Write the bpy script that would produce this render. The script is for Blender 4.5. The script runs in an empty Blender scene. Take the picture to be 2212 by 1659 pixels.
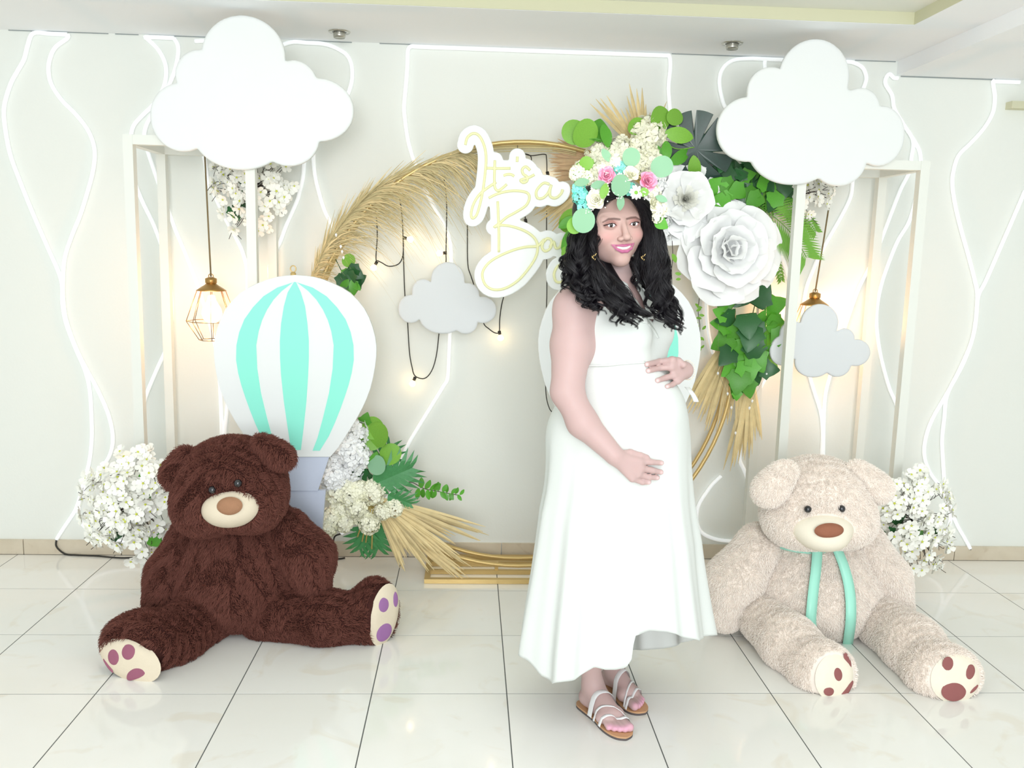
import bpy, bmesh, math, random
import numpy as np
from math import sin, cos, pi, radians
from mathutils import Vector, Matrix

RNG = random.Random(11)
NR = np.random.RandomState(5)
SC = bpy.context.scene
COL = SC.collection

# ------------------------------------------------------------------ camera
W, H = 2212.0, 1659.0
FPX, YAW, PIT, ROL, CZ = 1899.48, 0.0510, -0.1500, 0.0240, 1.4675
_fw = np.array([sin(YAW) * cos(PIT), cos(YAW) * cos(PIT), sin(PIT)])
_r0 = np.array([cos(YAW), -sin(YAW), 0.0])
_u0 = np.cross(_r0, _fw)
_rt = _r0 * cos(ROL) + _u0 * sin(ROL)
_up = -_r0 * sin(ROL) + _u0 * cos(ROL)
cam_data = bpy.data.cameras.new('camera')
cam_data.sensor_width = 36.0
cam_data.lens = FPX / W * 36.0
cam_data.clip_start = 0.05
cam = bpy.data.objects.new('camera', cam_data)
COL.objects.link(cam)
_m = Matrix.Identity(4)
for _i in range(3):
    _m[_i][0], _m[_i][1], _m[_i][2] = _rt[_i], _up[_i], -_fw[_i]
_m[2][3] = CZ
cam.matrix_world = _m
SC.camera = cam

# ------------------------------------------------------------------ light
wd = bpy.data.worlds.new('world')
SC.world = wd
wd.use_nodes = True
wd.node_tree.nodes['Background'].inputs[0].default_value = (0.93, 0.975, 1.0, 1)
wd.node_tree.nodes['Background'].inputs[1].default_value = 1.08
def area(name, loc, target, sx, sy, power, col):
    l = bpy.data.lights.new(name, 'AREA')
    l.shape = 'RECTANGLE'; l.size = sx; l.size_y = sy; l.energy = power; l.color = col
    o = bpy.data.objects.new(name, l); COL.objects.link(o)
    o.location = loc
    o.rotation_euler = (Vector(target) - Vector(loc)).to_track_quat('-Z', 'Y').to_euler()
    return o
area('flash_softbox', (0.1, -2.6, 1.7), (0.15, 3.8, 0.9), 1.8, 1.6, 150, (0.95, 0.98, 1.0))
area('overhead_fill', (0.2, 1.3, 2.34), (0.2, 2.6, 0.0), 3.0, 1.2, 36, (0.95, 0.98, 1.0))  # unseen overhead fill, added to brighten the floor and lower wall
SC.view_settings.view_transform = 'Standard'
SC.view_settings.look = 'None'
SC.view_settings.gamma = 1.0
SC.view_settings.use_curve_mapping = False
SC.view_settings.exposure = -0.17

# ------------------------------------------------------------------ helpers
def ray(px, py):
    return _fw + _rt * ((px - W / 2) / FPX) - _up * ((py - H / 2) / FPX)
def at(px, py, Y):
    d = ray(px, py)
    return np.array([0, 0, CZ]) + d * (Y / d[1])
def floor_at(px, py, z=0.0):
    d = ray(px, py)
    return np.array([0, 0, CZ]) + d * ((z - CZ) / d[2])
def mpp(Y):
    return Y / FPX
V = Vector

def link(o, parent=None):
    COL.objects.link(o)
    if parent is not None:
        o.parent = parent
    return o
def wloc(o):
    p = Vector((0, 0, 0))
    while o is not None:
        p += o.location
        o = o.parent
    return p
def tag(o, label=None, cat=None, group=None, kind=None):
    if label: o['label'] = label
    if cat: o['category'] = cat
    if group: o['group'] = group
    if kind: o['kind'] = kind
    return o
def empty(name, loc, label, cat, group=None, kind=None):
    o = bpy.data.objects.new(name, None)
    o.empty_display_size = 0.05
    o.location = [float(c) for c in loc]
    link(o)
    return tag(o, label, cat, group, kind)
def mesh(name, verts, faces, mats, smooth=False, fm=None):
    me = bpy.data.meshes.new(name)
    if isinstance(verts, np.ndarray) and isinstance(faces, np.ndarray) and len(faces):
        nv, nf, k = len(verts), len(faces), faces.shape[1]
        me.vertices.add(nv); me.vertices.foreach_set('co', verts.astype(np.float32).ravel())
        me.loops.add(nf * k); me.loops.foreach_set('vertex_index', faces.astype(np.int32).ravel())
        me.polygons.add(nf)
        me.polygons.foreach_set('loop_start', np.arange(0, nf * k, k, dtype=np.int32))
        me.update(calc_edges=True)
    else:
        me.from_pydata([tuple(map(float, v)) for v in verts], [], [tuple(map(int, f)) for f in faces])
    for m in (mats if isinstance(mats, (list, tuple)) else [mats]):
        if m is not None: me.materials.append(m)
    if fm is not None:
        me.polygons.foreach_set('material_index', np.array(fm, dtype=np.int32))
    me.polygons.foreach_set('use_smooth', np.full(len(me.polygons), bool(smooth)))
    me.update()
    return me
def obj(name, verts, faces, mats, parent=None, smooth=False, fm=None, kind=None, label=None):
    """link world-coordinate geometry as one mesh object, its origin at the base of its own bounds (or at its parent)"""
    v = np.asarray(verts, dtype=float)
    if parent is None:
        org = np.array([(v[:, 0].min() + v[:, 0].max()) / 2, (v[:, 1].min() + v[:, 1].max()) / 2, v[:, 2].min()])
        loc = org
    else:
        org = np.array(wloc(parent)); loc = np.zeros(3)
    o = bpy.data.objects.new(name, mesh(name, v - org, np.asarray(faces) if len({len(f) for f in faces}) == 1 else faces, mats, smooth, fm))
    o.location = loc
    link(o, parent)
    if kind: o['kind'] = kind
    if label: o['label'] = label
    return o
def inst(name, me, parent, M, kind=None):
    """a piece that shares mesh data; M is its world matrix (parents carry translation only)"""
    o = bpy.data.objects.new(name, me)
    link(o, parent)
    M = Matrix(M)
    if parent is not None:
        M.translation = M.translation - wloc(parent)
    o.matrix_basis = M
    if kind: o['kind'] = kind
    return o

class MB:
    """collects shapes into one mesh"""
    def __init__(s): s.v = []; s.f = []; s.m = []
    def add(s, v, f, mi=0):
        b = len(s.v); s.v += [tuple(p) for p in v]; s.f += [tuple(i + b for i in q) for q in f]; s.m += [mi] * len(f); return s
    def box(s, lo, hi, mi=0):
        x0, y0, z0 = lo; x1, y1, z1 = hi
        return s.add([(x0,y0,z0),(x1,y0,z0),(x1,y1,z0),(x0,y1,z0),(x0,y0,z1),(x1,y0,z1),(x1,y1,z1),(x0,y1,z1)],
                     [(0,3,2,1),(4,5,6,7),(0,1,5,4),(1,2,6,5),(2,3,7,6),(3,0,4,7)], mi)
    def tube(s, path, r, n=8, mi=0, closed=False, caps=True, flat=None):
        P = [np.array(p, float) for p in path]; N = len(P)
        rr = r if hasattr(r, '__len__') else [r] * N
        vs = []; up = None
        for i in range(N):
            if closed: t = P[(i + 1) % N] - P[i - 1]
            else: t = P[min(i + 1, N - 1)] - P[max(i - 1, 0)]
            t = t / (np.linalg.norm(t) + 1e-12)
            if up is None:
                up = np.array([0, -1.0, 0]) if abs(t[1]) < .8 else np.array([0, 0, 1.0])
            up = up - t * (up @ t); up /= np.linalg.norm(up) + 1e-12
            b = np.cross(t, up)
            for k in range(n):
                a = 2 * pi * k / n
                ca, sa = cos(a), sin(a)
                if flat: sa *= flat[0]; ca *= flat[1]
                vs.append(P[i] + rr[i] * (ca * up + sa * b))
        fs = []
        for i in range(N if closed else N - 1):
            j = (i + 1) % N
            for k in range(n):
                k2 = (k + 1) % n
                fs.append((i * n + k, i * n + k2, j * n + k2, j * n + k))
        if caps and not closed:
            fs.append(tuple(reversed(range(n)))); fs.append(tuple((N - 1) * n + k for k in range(n)))
        return s.add(vs, fs, mi)
    def lathe(s, prof, c, n=20, mi=0):
        """profile [(r, z)] turned about the vertical through c"""
        vs = []
        for r, z in prof:
            for k in range(n):
                a = 2 * pi * k / n
                vs.append((c[0] + r * cos(a), c[1] + r * sin(a), c[2] + z))
        fs = [(i*n+k, i*n+(k+1)%n, (i+1)*n+(k+1)%n, (i+1)*n+k) for i in range(len(prof)-1) for k in range(n)]
        return s.add(vs, fs, mi)
    def build(s, name, mats, parent=None, smooth=False, kind=None, label=None):
        return obj(name, s.v, s.f, mats, parent, smooth, s.m, kind, label)

def spline(pts, n=6, closed=False):
    """Catmull-Rom through pts, n steps per span"""
    P = [np.array(p, float) for p in pts]; out = []
    N = len(P)
    for i in range(N if closed else N - 1):
        if closed: a, b, c, d = P[i - 1], P[i], P[(i + 1) % N], P[(i + 2) % N]
        else: a, b, c, d = P[max(i - 1, 0)], P[i], P[i + 1], P[min(i + 2, N - 1)]
        for k in range(n):
            t = k / n
            out.append(.5 * ((2*b) + (c-a)*t + (2*a-5*b+4*c-d)*t*t + (3*b-a-3*c+d)*t**3))
    if not closed: out.append(P[-1])
    return out

def plate(name, poly, Y, t, mat, parent=None, bev=0.002, label=None):
    """flat cut-out board: polygon of (x, z) world points, front face at y = Y, thickness t"""
    bm = bmesh.new()
    vs = [bm.verts.new((p[0], Y, p[1])) for p in poly]
    f = bm.faces.new(vs)
    r = bmesh.ops.extrude_face_region(bm, geom=[f])
    bmesh.ops.translate(bm, verts=[g for g in r['geom'] if isinstance(g, bmesh.types.BMVert)], vec=(0, t, 0))
    bmesh.ops.recalc_face_normals(bm, faces=bm.faces)
    if bev:
        ed = [e for e in bm.edges if len(e.link_faces) == 2 and any(len(x.verts) > 4 for x in e.link_faces)]
        bmesh.ops.bevel(bm, geom=ed, offset=bev, segments=2, affect='EDGES', profile=.6)
    v = [tuple(x.co) for x in bm.verts]; bm.verts.index_update()
    fs = [tuple(x.index for x in q.verts) for q in bm.faces]
    bm.free()
    return obj(name, v, fs, mat, parent, label=label)

# ---- signed distance fields and surface nets (organic shapes)
def sd_cone(X, Y, Z, a, b, ra, rb):
    a = np.asarray(a, float); d = np.asarray(b, float) - a; L = float(d @ d) + 1e-12
    t = np.clip(((X - a[0]) * d[0] + (Y - a[1]) * d[1] + (Z - a[2]) * d[2]) / L, 0, 1)
    return np.sqrt((X - a[0] - t * d[0])**2 + (Y - a[1] - t * d[1])**2 + (Z - a[2] - t * d[2])**2) - (ra + (rb - ra) * t)
def sd_ell(X, Y, Z, c, r, R=None):
    x, y, z = X - c[0], Y - c[1], Z - c[2]
    if R is not None:
        x, y, z = (R[0][0]*x + R[0][1]*y + R[0][2]*z, R[1][0]*x + R[1][1]*y + R[1][2]*z, R[2][0]*x + R[2][1]*y + R[2][2]*z)
    k0 = np.sqrt((x / r[0])**2 + (y / r[1])**2 + (z / r[2])**2)
    k1 = np.sqrt((x / r[0]**2)**2 + (y / r[1]**2)**2 + (z / r[2]**2)**2) + 1e-9
    return k0 * (k0 - 1) / k1
def prim_d(p, X, Y, Z):
    return sd_cone(X, Y, Z, p[1], p[2], p[3], p[4]) if p[0] == 'c' else sd_ell(X, Y, Z, p[1], p[2], p[3])
def prim_box(p):
    if p[0] == 'c':
        a, b = np.array(p[1]), np.array(p[2])
        return np.minimum(a - p[3], b - p[4]), np.maximum(a + p[3], b + p[4])
    m = max(p[2]); c = np.array(p[1]); return c - m, c + m
def C(a, b, ra, rb=None, k=0.0, op=1): return ('c', a, b, ra, ra if rb is None else rb, k, op)
def E_(c, r, R=None, k=0.0, op=1): return ('e', c, r if hasattr(r, '__len__') else (r, r, r), R, None, k, op)
def smin(f, d, k):
    if k <= 0: return np.minimum(f, d)
    h = np.clip(.5 + .5 * (f - d) / k, 0, 1)
    return f * (1 - h) + d * h - k * h * (1 - h)
def sdf(prims, X, Y, Z):
    f = np.full(np.broadcast(X, Y, Z).shape, 9.0)
    for p in prims:
        d = prim_d(p, X, Y, Z)
        f = smin(f, d, p[5]) if p[6] > 0 else -smin(-f, d, p[5])
    return f
def grid(prims, lo, hi, h):
    ax = [np.arange(lo[i], hi[i] + h, h) for i in range(3)]
    f = np.full([len(a) for a in ax], 9.0, dtype=np.float32)
    for p in prims:
        b0, b1 = prim_box(p); mg = max(p[5], 0) * 1.0 + 3 * h
        sl = []
        for i in range(3):
            s0 = np.searchsorted(ax[i], b0[i] - mg); s1 = np.searchsorted(ax[i], b1[i] + mg)
            sl.append(slice(s0, s1))
        if any(s.start >= s.stop for s in sl): continue
        sl = tuple(sl)
        X = ax[0][sl[0]][:, None, None]; Y = ax[1][sl[1]][None, :, None]; Z = ax[2][sl[2]][None, None, :]
        d = prim_d(p, X, Y, Z); g = f[sl]
        f[sl] = smin(g, d, p[5]) if p[6] > 0 else -smin(-g, d, p[5])
    return f, np.array([a[0] for a in ax])
def snet(f, o, h):
    s = f < 0
    nx, ny, nz = f.shape
    cnt = np.zeros((nx - 1, ny - 1, nz - 1), np.int8)
    offs = [(i, j, k) for i in (0, 1) for j in (0, 1) for k in (0, 1)]
    sub = lambda a, c: a[c[0]:nx - 1 + c[0], c[1]:ny - 1 + c[1], c[2]:nz - 1 + c[2]]
    for c in offs: cnt += sub(s, c)
    act = (cnt > 0) & (cnt < 8)
    idx = np.full(act.shape, -1, np.int64)
    ijk = np.argwhere(act); idx[act] = np.arange(len(ijk))
    val = {c: sub(f, c)[act] for c in offs}
    P = np.zeros((len(ijk), 3)); n = np.zeros(len(ijk))
    for a in offs:
        for ax in range(3):
            if a[ax] == 1: continue
            b = list(a); b[ax] = 1; b = tuple(b)
            va, vb = val[a], val[b]
            m = (va < 0) != (vb < 0)
            t = np.where(m, va / np.where(m, va - vb, 1), 0)
            q = np.array(a, float)[None, :] + t[:, None] * (np.array(b, float) - np.array(a, float))[None, :]
            P += q * m[:, None]; n += m
    P = (P / np.maximum(n, 1)[:, None] + ijk) * h + o
    quads = []
    for ax in range(3):
        a0 = [slice(None)] * 3; a1 = [slice(None)] * 3
        a0[ax] = slice(0, -1); a1[ax] = slice(1, None)
        e0, e1 = s[tuple(a0)], s[tuple(a1)]
        u, v = [(1, 2), (2, 0), (0, 1)][ax]
        ch = np.argwhere(e0 != e1)
        ch = ch[(ch[:, u] > 0) & (ch[:, v] > 0) & (ch[:, u] < f.shape[u] - 1) & (ch[:, v] < f.shape[v] - 1)]
        ins = e0[tuple(ch.T)]
        def cell(du, dv):
            c = ch.copy(); c[:, u] += du; c[:, v] += dv
            return idx[tuple(c.T)]
        q = np.stack([cell(-1, -1), cell(0, -1), cell(0, 0), cell(-1, 0)], 1)
        q[~ins] = q[~ins][:, ::-1]
        quads.append(q)
    return P, np.concatenate(quads)
def blob(name, prims, h, mat, parent=None, kind=None, label=None, ret=False, zmin=None, lo=None, hi=None):
    bs = [prim_box(p) for p in prims if p[6] > 0]
    l = np.min([b[0] for b in bs], 0) - 4 * h; u = np.max([b[1] for b in bs], 0) + 4 * h
    if lo is not None: l = np.maximum(l, lo)
    if hi is not None: u = np.minimum(u, hi)
    f, o = grid(prims, l, u, h)
    v, q = snet(f, o, h)
    if zmin is not None: v[:, 2] = np.maximum(v[:, 2], zmin)
    if ret: return v, q
    return obj(name, v, q, mat, parent, True, kind=kind, label=label)
def rotz(a): return np.array([[cos(a), -sin(a), 0], [sin(a), cos(a), 0], [0, 0, 1]])
def frame_to(n, up=(0, 0, 1)):
    """columns: right, up, normal"""
    n = np.array(n, float); n /= np.linalg.norm(n)
    u = np.array(up, float); r = np.cross(u, n)
    if np.linalg.norm(r) < 1e-6: r = np.array([1.0, 0, 0])
    r /= np.linalg.norm(r); u = np.cross(n, r)
    return np.stack([r, u, n], 1)
def M4(R, t, s=1.0):
    M = Matrix.Identity(4)
    sc = s if hasattr(s, '__len__') else (s, s, s)
    for i in range(3):
        for j in range(3): M[i][j] = float(R[i][j] * sc[j])
        M[i][3] = float(t[i])
    return M

# ------------------------------------------------------------------ materials
def srgb(r, g, b):
    f = lambda c: (c / 255 / 12.92) if c / 255 <= .04045 else ((c / 255 + .055) / 1.055) ** 2.4
    return (f(r), f(g), f(b), 1)
def mat(name, col, rough=.6, metal=0., spec=.5, var=0., vscale=8., bump=0., bscale=60., emit=0., ecol=None, coat=0., sss=0., rnd=0., hair=0.):
    m = bpy.data.materials.new(name); m.use_nodes = True
    nt = m.node_tree; b = nt.nodes['Principled BSDF']; L = nt.links.new
    b.inputs['Base Color'].default_value = col
    b.inputs['Roughness'].default_value = rough; b.inputs['Metallic'].default_value = metal
    b.inputs['Specular IOR Level'].default_value = spec
    if coat: b.inputs['Coat Weight'].default_value = coat; b.inputs['Coat Roughness'].default_value = .06
    if sss:
        b.inputs['Subsurface Weight'].default_value = sss
        b.inputs['Subsurface Radius'].default_value = (.012, .005, .003); b.inputs['Subsurface Scale'].default_value = 1.0
    if emit:
        b.inputs['Emission Color'].default_value = ecol or col; b.inputs['Emission Strength'].default_value = emit
    if var or rnd or hair:
        hsv = nt.nodes.new('ShaderNodeHueSaturation'); hsv.inputs['Color'].default_value = col
        val = None
        def addv(sock, amp):
            nonlocal val
            mr = nt.nodes.new('ShaderNodeMapRange')
            mr.inputs['To Min'].default_value = -amp; mr.inputs['To Max'].default_value = amp
            L(sock, mr.inputs['Value'])
            ad = nt.nodes.new('ShaderNodeMath'); ad.operation = 'ADD'
            L(mr.outputs[0], ad.inputs[0])
            if val is None: ad.inputs[1].default_value = 1.08
            else: L(val, ad.inputs[1])
            val = ad.outputs[0]
        if var:
            tc = nt.nodes.new('ShaderNodeTexCoord'); nz = nt.nodes.new('ShaderNodeTexNoise')
            nz.inputs['Scale'].default_value = vscale; nz.inputs['Detail'].default_value = 4
            L(tc.outputs['Object'], nz.inputs['Vector'])
            addv(nz.outputs['Fac'], var * 2)
        if rnd:
            oi = nt.nodes.new('ShaderNodeObjectInfo'); addv(oi.outputs['Random'], rnd)
        if hair:
            hi = nt.nodes.new('ShaderNodeHairInfo'); addv(hi.outputs['Random'], hair)
        L(val, hsv.inputs['Value']); L(hsv.outputs[0], b.inputs['Base Color'])
    if bump:
        tc = nt.nodes.new('ShaderNodeTexCoord'); nz = nt.nodes.new('ShaderNodeTexNoise')
        nz.inputs['Scale'].default_value = bscale; nz.inputs['Detail'].default_value = 3
        bp = nt.nodes.new('ShaderNodeBump'); bp.inputs['Strength'].default_value = bump; bp.inputs['Distance'].default_value = .003
        L(tc.outputs['Object'], nz.inputs['Vector']); L(nz.outputs['Fac'], bp.inputs['Height']); L(bp.outputs[0], b.inputs['Normal'])
    return m
def tile_mat(name, c0, c1, c2, rough, scale=2.2):
    """cream marble-look ceramic: soft clouds, thin tan veins, a little difference from tile to tile"""
    m = bpy.data.materials.new(name); m.use_nodes = True
    nt = m.node_tree; b = nt.nodes['Principled BSDF']; L = nt.links.new
    g = nt.nodes.new('ShaderNodeNewGeometry'); oi = nt.nodes.new('ShaderNodeObjectInfo')
    sc = nt.nodes.new('ShaderNodeVectorMath'); sc.operation = 'MULTIPLY_ADD'; sc.inputs[1].default_value = (1, 1, 1)
    cmb = nt.nodes.new('ShaderNodeCombineXYZ')
    mul = nt.nodes.new('ShaderNodeMath'); mul.operation = 'MULTIPLY'; mul.inputs[1].default_value = 37.0
    L(oi.outputs['Random'], mul.inputs[0])
    for i in range(3): L(mul.outputs[0], cmb.inputs[i])
    L(g.outputs['Position'], sc.inputs[0]); L(cmb.outputs[0], sc.inputs[2])
    n1 = nt.nodes.new('ShaderNodeTexNoise'); n1.inputs['Scale'].default_value = scale; n1.inputs['Detail'].default_value = 6; n1.inputs['Distortion'].default_value = .6
    n2 = nt.nodes.new('ShaderNodeTexNoise'); n2.inputs['Scale'].default_value = scale * 2.0; n2.inputs['Detail'].default_value = 7; n2.inputs['Distortion'].default_value = 1.6
    L(sc.outputs[0], n1.inputs['Vector']); L(sc.outputs[0], n2.inputs['Vector'])
    r1 = nt.nodes.new('ShaderNodeValToRGB'); r1.color_ramp.elements[0].position = .3; r1.color_ramp.elements[1].position = .72
    r1.color_ramp.elements[0].color = c0; r1.color_ramp.elements[1].color = c1
    L(n1.outputs['Fac'], r1.inputs['Fac'])
    r2 = nt.nodes.new('ShaderNodeValToRGB')
    r2.color_ramp.elements[0].position = .60; r2.color_ramp.elements[0].color = (0, 0, 0, 1)
    r2.color_ramp.elements[1].position = .70; r2.color_ramp.elements[1].color = (.28, .28, .28, 1)
    L(n2.outputs['Fac'], r2.inputs['Fac'])
    mx = nt.nodes.new('ShaderNodeMix'); mx.data_type = 'RGBA'
    L(r2.outputs[0], mx.inputs['Factor']); L(r1.outputs[0], mx.inputs['A']); mx.inputs['B'].default_value = c2
    L(mx.outputs['Result'], b.inputs['Base Color'])
    b.inputs['Roughness'].default_value = rough; b.inputs['Specular IOR Level'].default_value = .5
    return m

M_WALL = mat('wall_paint', srgb(230, 233, 227), .75, var=.012, vscale=1.2, bump=.12, bscale=90, spec=.25)
M_CEIL = mat('ceiling_paint', srgb(250, 252, 253), .85, spec=.2)
M_TRAY = mat('cove_paint', srgb(214, 213, 184), .8, spec=.2)
M_TRAYTOP = mat('tray_paint', srgb(238, 238, 226), .85, spec=.2)
M_TILE = tile_mat('marble_tile', srgb(246, 245, 240), srgb(242, 240, 232), srgb(226, 212, 186), .07)
M_GROUT = mat('dark_grout', srgb(96, 98, 96), .8)
M_BASE = tile_mat('skirting_tile', srgb(222, 212, 192), srgb(206, 194, 172), srgb(186, 166, 140), .25, 5)
M_LINE = mat('shadow_gap', srgb(150, 158, 158), .8)
M_NEON = mat('neon_silicone', (.93, .96, .98, 1), .4, emit=.34, ecol=(.95, .99, 1, 1))
M_WHITE = mat('white_board', srgb(230, 233, 232), .55, spec=.3, var=.006)
M_CLOUDS = mat('cloud_grey_board', srgb(226, 230, 232), .6, spec=.25)
M_FRAMEW = mat('white_frame_paint', srgb(236, 238, 230), .45, spec=.4)
M_MINT = mat('mint_vinyl', srgb(150, 244, 222), .5, spec=.3)
M_BASKET = mat('silver_grey_board', srgb(196, 204, 222), .5, spec=.35, var=.02, vscale=14)
M_GOLD = mat('gold_metal', srgb(212, 184, 124), .4, .6)
M_BRASS = mat('brass', srgb(176, 140, 84), .32, .85)
M_STEEL = mat('brushed_steel', srgb(190, 188, 180), .25, .95)
M_CABLE = mat('black_cable', srgb(46, 44, 40), .6)
M_CORD = mat('braided_cord', srgb(128, 112, 78), .8)
M_BULB = mat('warm_bulb', (1, .86, .6, 1), .3, emit=14, ecol=(1, .70, .36, 1))
M_ACRYL = mat('white_acrylic', srgb(240, 243, 242), .3, spec=.5)
M_NEONY = mat('faint_glow_yellow_tube', srgb(236, 236, 182), .35, emit=.06, ecol=(.95, .95, .55, 1))  # a faint glow is put into the tube colour

# ------------------------------------------------------------------ the setting
YW = 4.09                                       # the back wall
ZC = 2.362                                      # the lower ceiling
ZB = 2.300                                      # the beam's underside on the right
XB = float(at(1938, 145, YW)[0])
MB().box((-3.6, YW, -.1), (4.2, YW + .15, 2.7)).build('wall_back', M_WALL)['kind'] = 'structure'
MB().box((-3.6, .2, -.1), (-3.45, YW, 2.7)).build('wall_left', M_WALL)['kind'] = 'structure'
MB().box((4.05, .2, -.1), (4.2, YW, 2.7)).build('wall_right', M_WALL)['kind'] = 'structure'
fl = MB().box((-3.6, -.6, -.06), (4.2, YW, -.0009)).build('floor', M_GROUT)
fl['kind'] = 'structure'
TS, TX, TY, G = .45, -1.8684 * 1.125, 2.4513 * 1.125, .0036
def tile_mesh(sx, sy):
    b = .0005; h = .0; z0 = -.010
    v = [(0,0,z0),(sx,0,z0),(sx,sy,z0),(0,sy,z0),(0,0,-b),(sx,0,-b),(sx,sy,-b),(0,sy,-b),(b,b,h),(sx-b,b,h),(sx-b,sy-b,h),(b,sy-b,h)]
    f = [(0,1,5,4),(1,2,6,5),(2,3,7,6),(3,0,4,7),(4,5,9,8),(5,6,10,9),(6,7,11,10),(7,4,8,11),(8,9,10,11)]
    return mesh('tile', v, f, M_TILE)
TM = tile_mesh(TS - G, TS - G)
TM2 = tile_mesh(TS - G, YW - .013 - (TY + 2 * TS) - G)
for j in range(-6, 3):
    for i in range(-3, 14):
        inst('tile', TM if j < 2 else TM2, fl, Matrix.Translation((TX + i * TS + G / 2, TY + j * TS + G / 2, 0)))
bb = empty('baseboard_back', (0, YW, 0), None, None); bb['kind'] = 'structure'
bbm = MB().box((0, -.012, 0), (TS - .004, 0, .071)); BM = mesh('baseboard_tile', bbm.v, bbm.f, M_BASE)
for i in range(-3, 14):
    inst('baseboard_tile', BM, bb, Matrix.Translation((TX + i * TS + .03, YW, .001)))
# ceiling with a shallow tray
tr = floor_at(1975, 54, ZC); tl = floor_at(458, 8, ZC)
tx0, tx1, ty1, ty0, th = float(tl[0]), float(tr[0]), float(tr[1]), .9, .045
ce = MB()
ce.box((-3.6, ty1, ZC), (4.2, YW, ZC + .2)).box((-3.6, .2, ZC), (tx0, ty1, ZC + .2)).box((tx1, .2, ZC), (4.2, ty1, ZC + .2)).box((tx0, .2, ZC), (tx1, ty0, ZC + .2))
ce = ce.build('ceiling', M_CEIL); ce['kind'] = 'structure'
obj('tray_top', *(lambda m: (m.v, m.f))(MB().box((tx0, ty0, ZC + th), (tx1, ty1, ZC + .2))), M_TRAYTOP, ce)
tb = MB(); e = .004
tb.box((tx0, ty1 - e, ZC + .001), (tx1, ty1, ZC + th)).box((tx1 - e, ty0, ZC + .001), (tx1, ty1 - e, ZC + th)).box((tx0, ty0, ZC + .001), (tx0 + e, ty1 - e, ZC + th))
obj('tray_edge', tb.v, tb.f, M_TRAY, ce)
MB().box((XB, .2, ZB), (4.2, YW, ZC)).build('ceiling_beam', M_CEIL)['kind'] = 'structure'
ln = MB()  # thin grey strips standing in for the shadow line under the ceiling
for a, b in ((20, 235), (250, 300), (322, 452), (640, 760), (820, 890), (1452, 1700), (1850, 1938)):
    x0, x1 = at(a, 90, YW)[0], at(b, 90, YW)[0]
    ln.box((x0, YW - .003, ZC - .0035), (x1, YW, ZC))
ln.box((XB + .02, YW - .003, ZB - .005), (at(2150, 168, YW)[0], YW, ZB))
ln.build('gap_shade_strip', M_LINE)['kind'] = 'structure'
lz = at(2190, 230, YW)
MB().box((at(2172, 230, YW)[0], YW - .05, lz[2] - .016), (3.4, YW, lz[2] + .016)).build('trim_2', M_TRAY)['kind'] = 'structure'

# ------------------------------------------------------------------ downlights
for (px, py, lab) in ((733, 68, 'chrome recessed ceiling spotlight nearest the left cloud'), (1582, 93, 'chrome recessed ceiling spotlight tilted beside the right cloud')):
    c = floor_at(px, py, ZC); c[1] = min(c[1], YW - .1)
    t = empty('downlight', c, lab, 'ceiling light', 'recessed spotlights in the soffit')
    MB().lathe([(.030, -.003), (.044, -.005), (.046, 0)], c, 24).build('trim_ring', M_STEEL, t, True)
    MB().lathe([(.024, .0), (.026, -.018), (.024, -.026), (.018, -.022), (.012, -.02), (.0005, -.019)], c, 24).build('lamp_can', M_STEEL, t, True)

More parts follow.
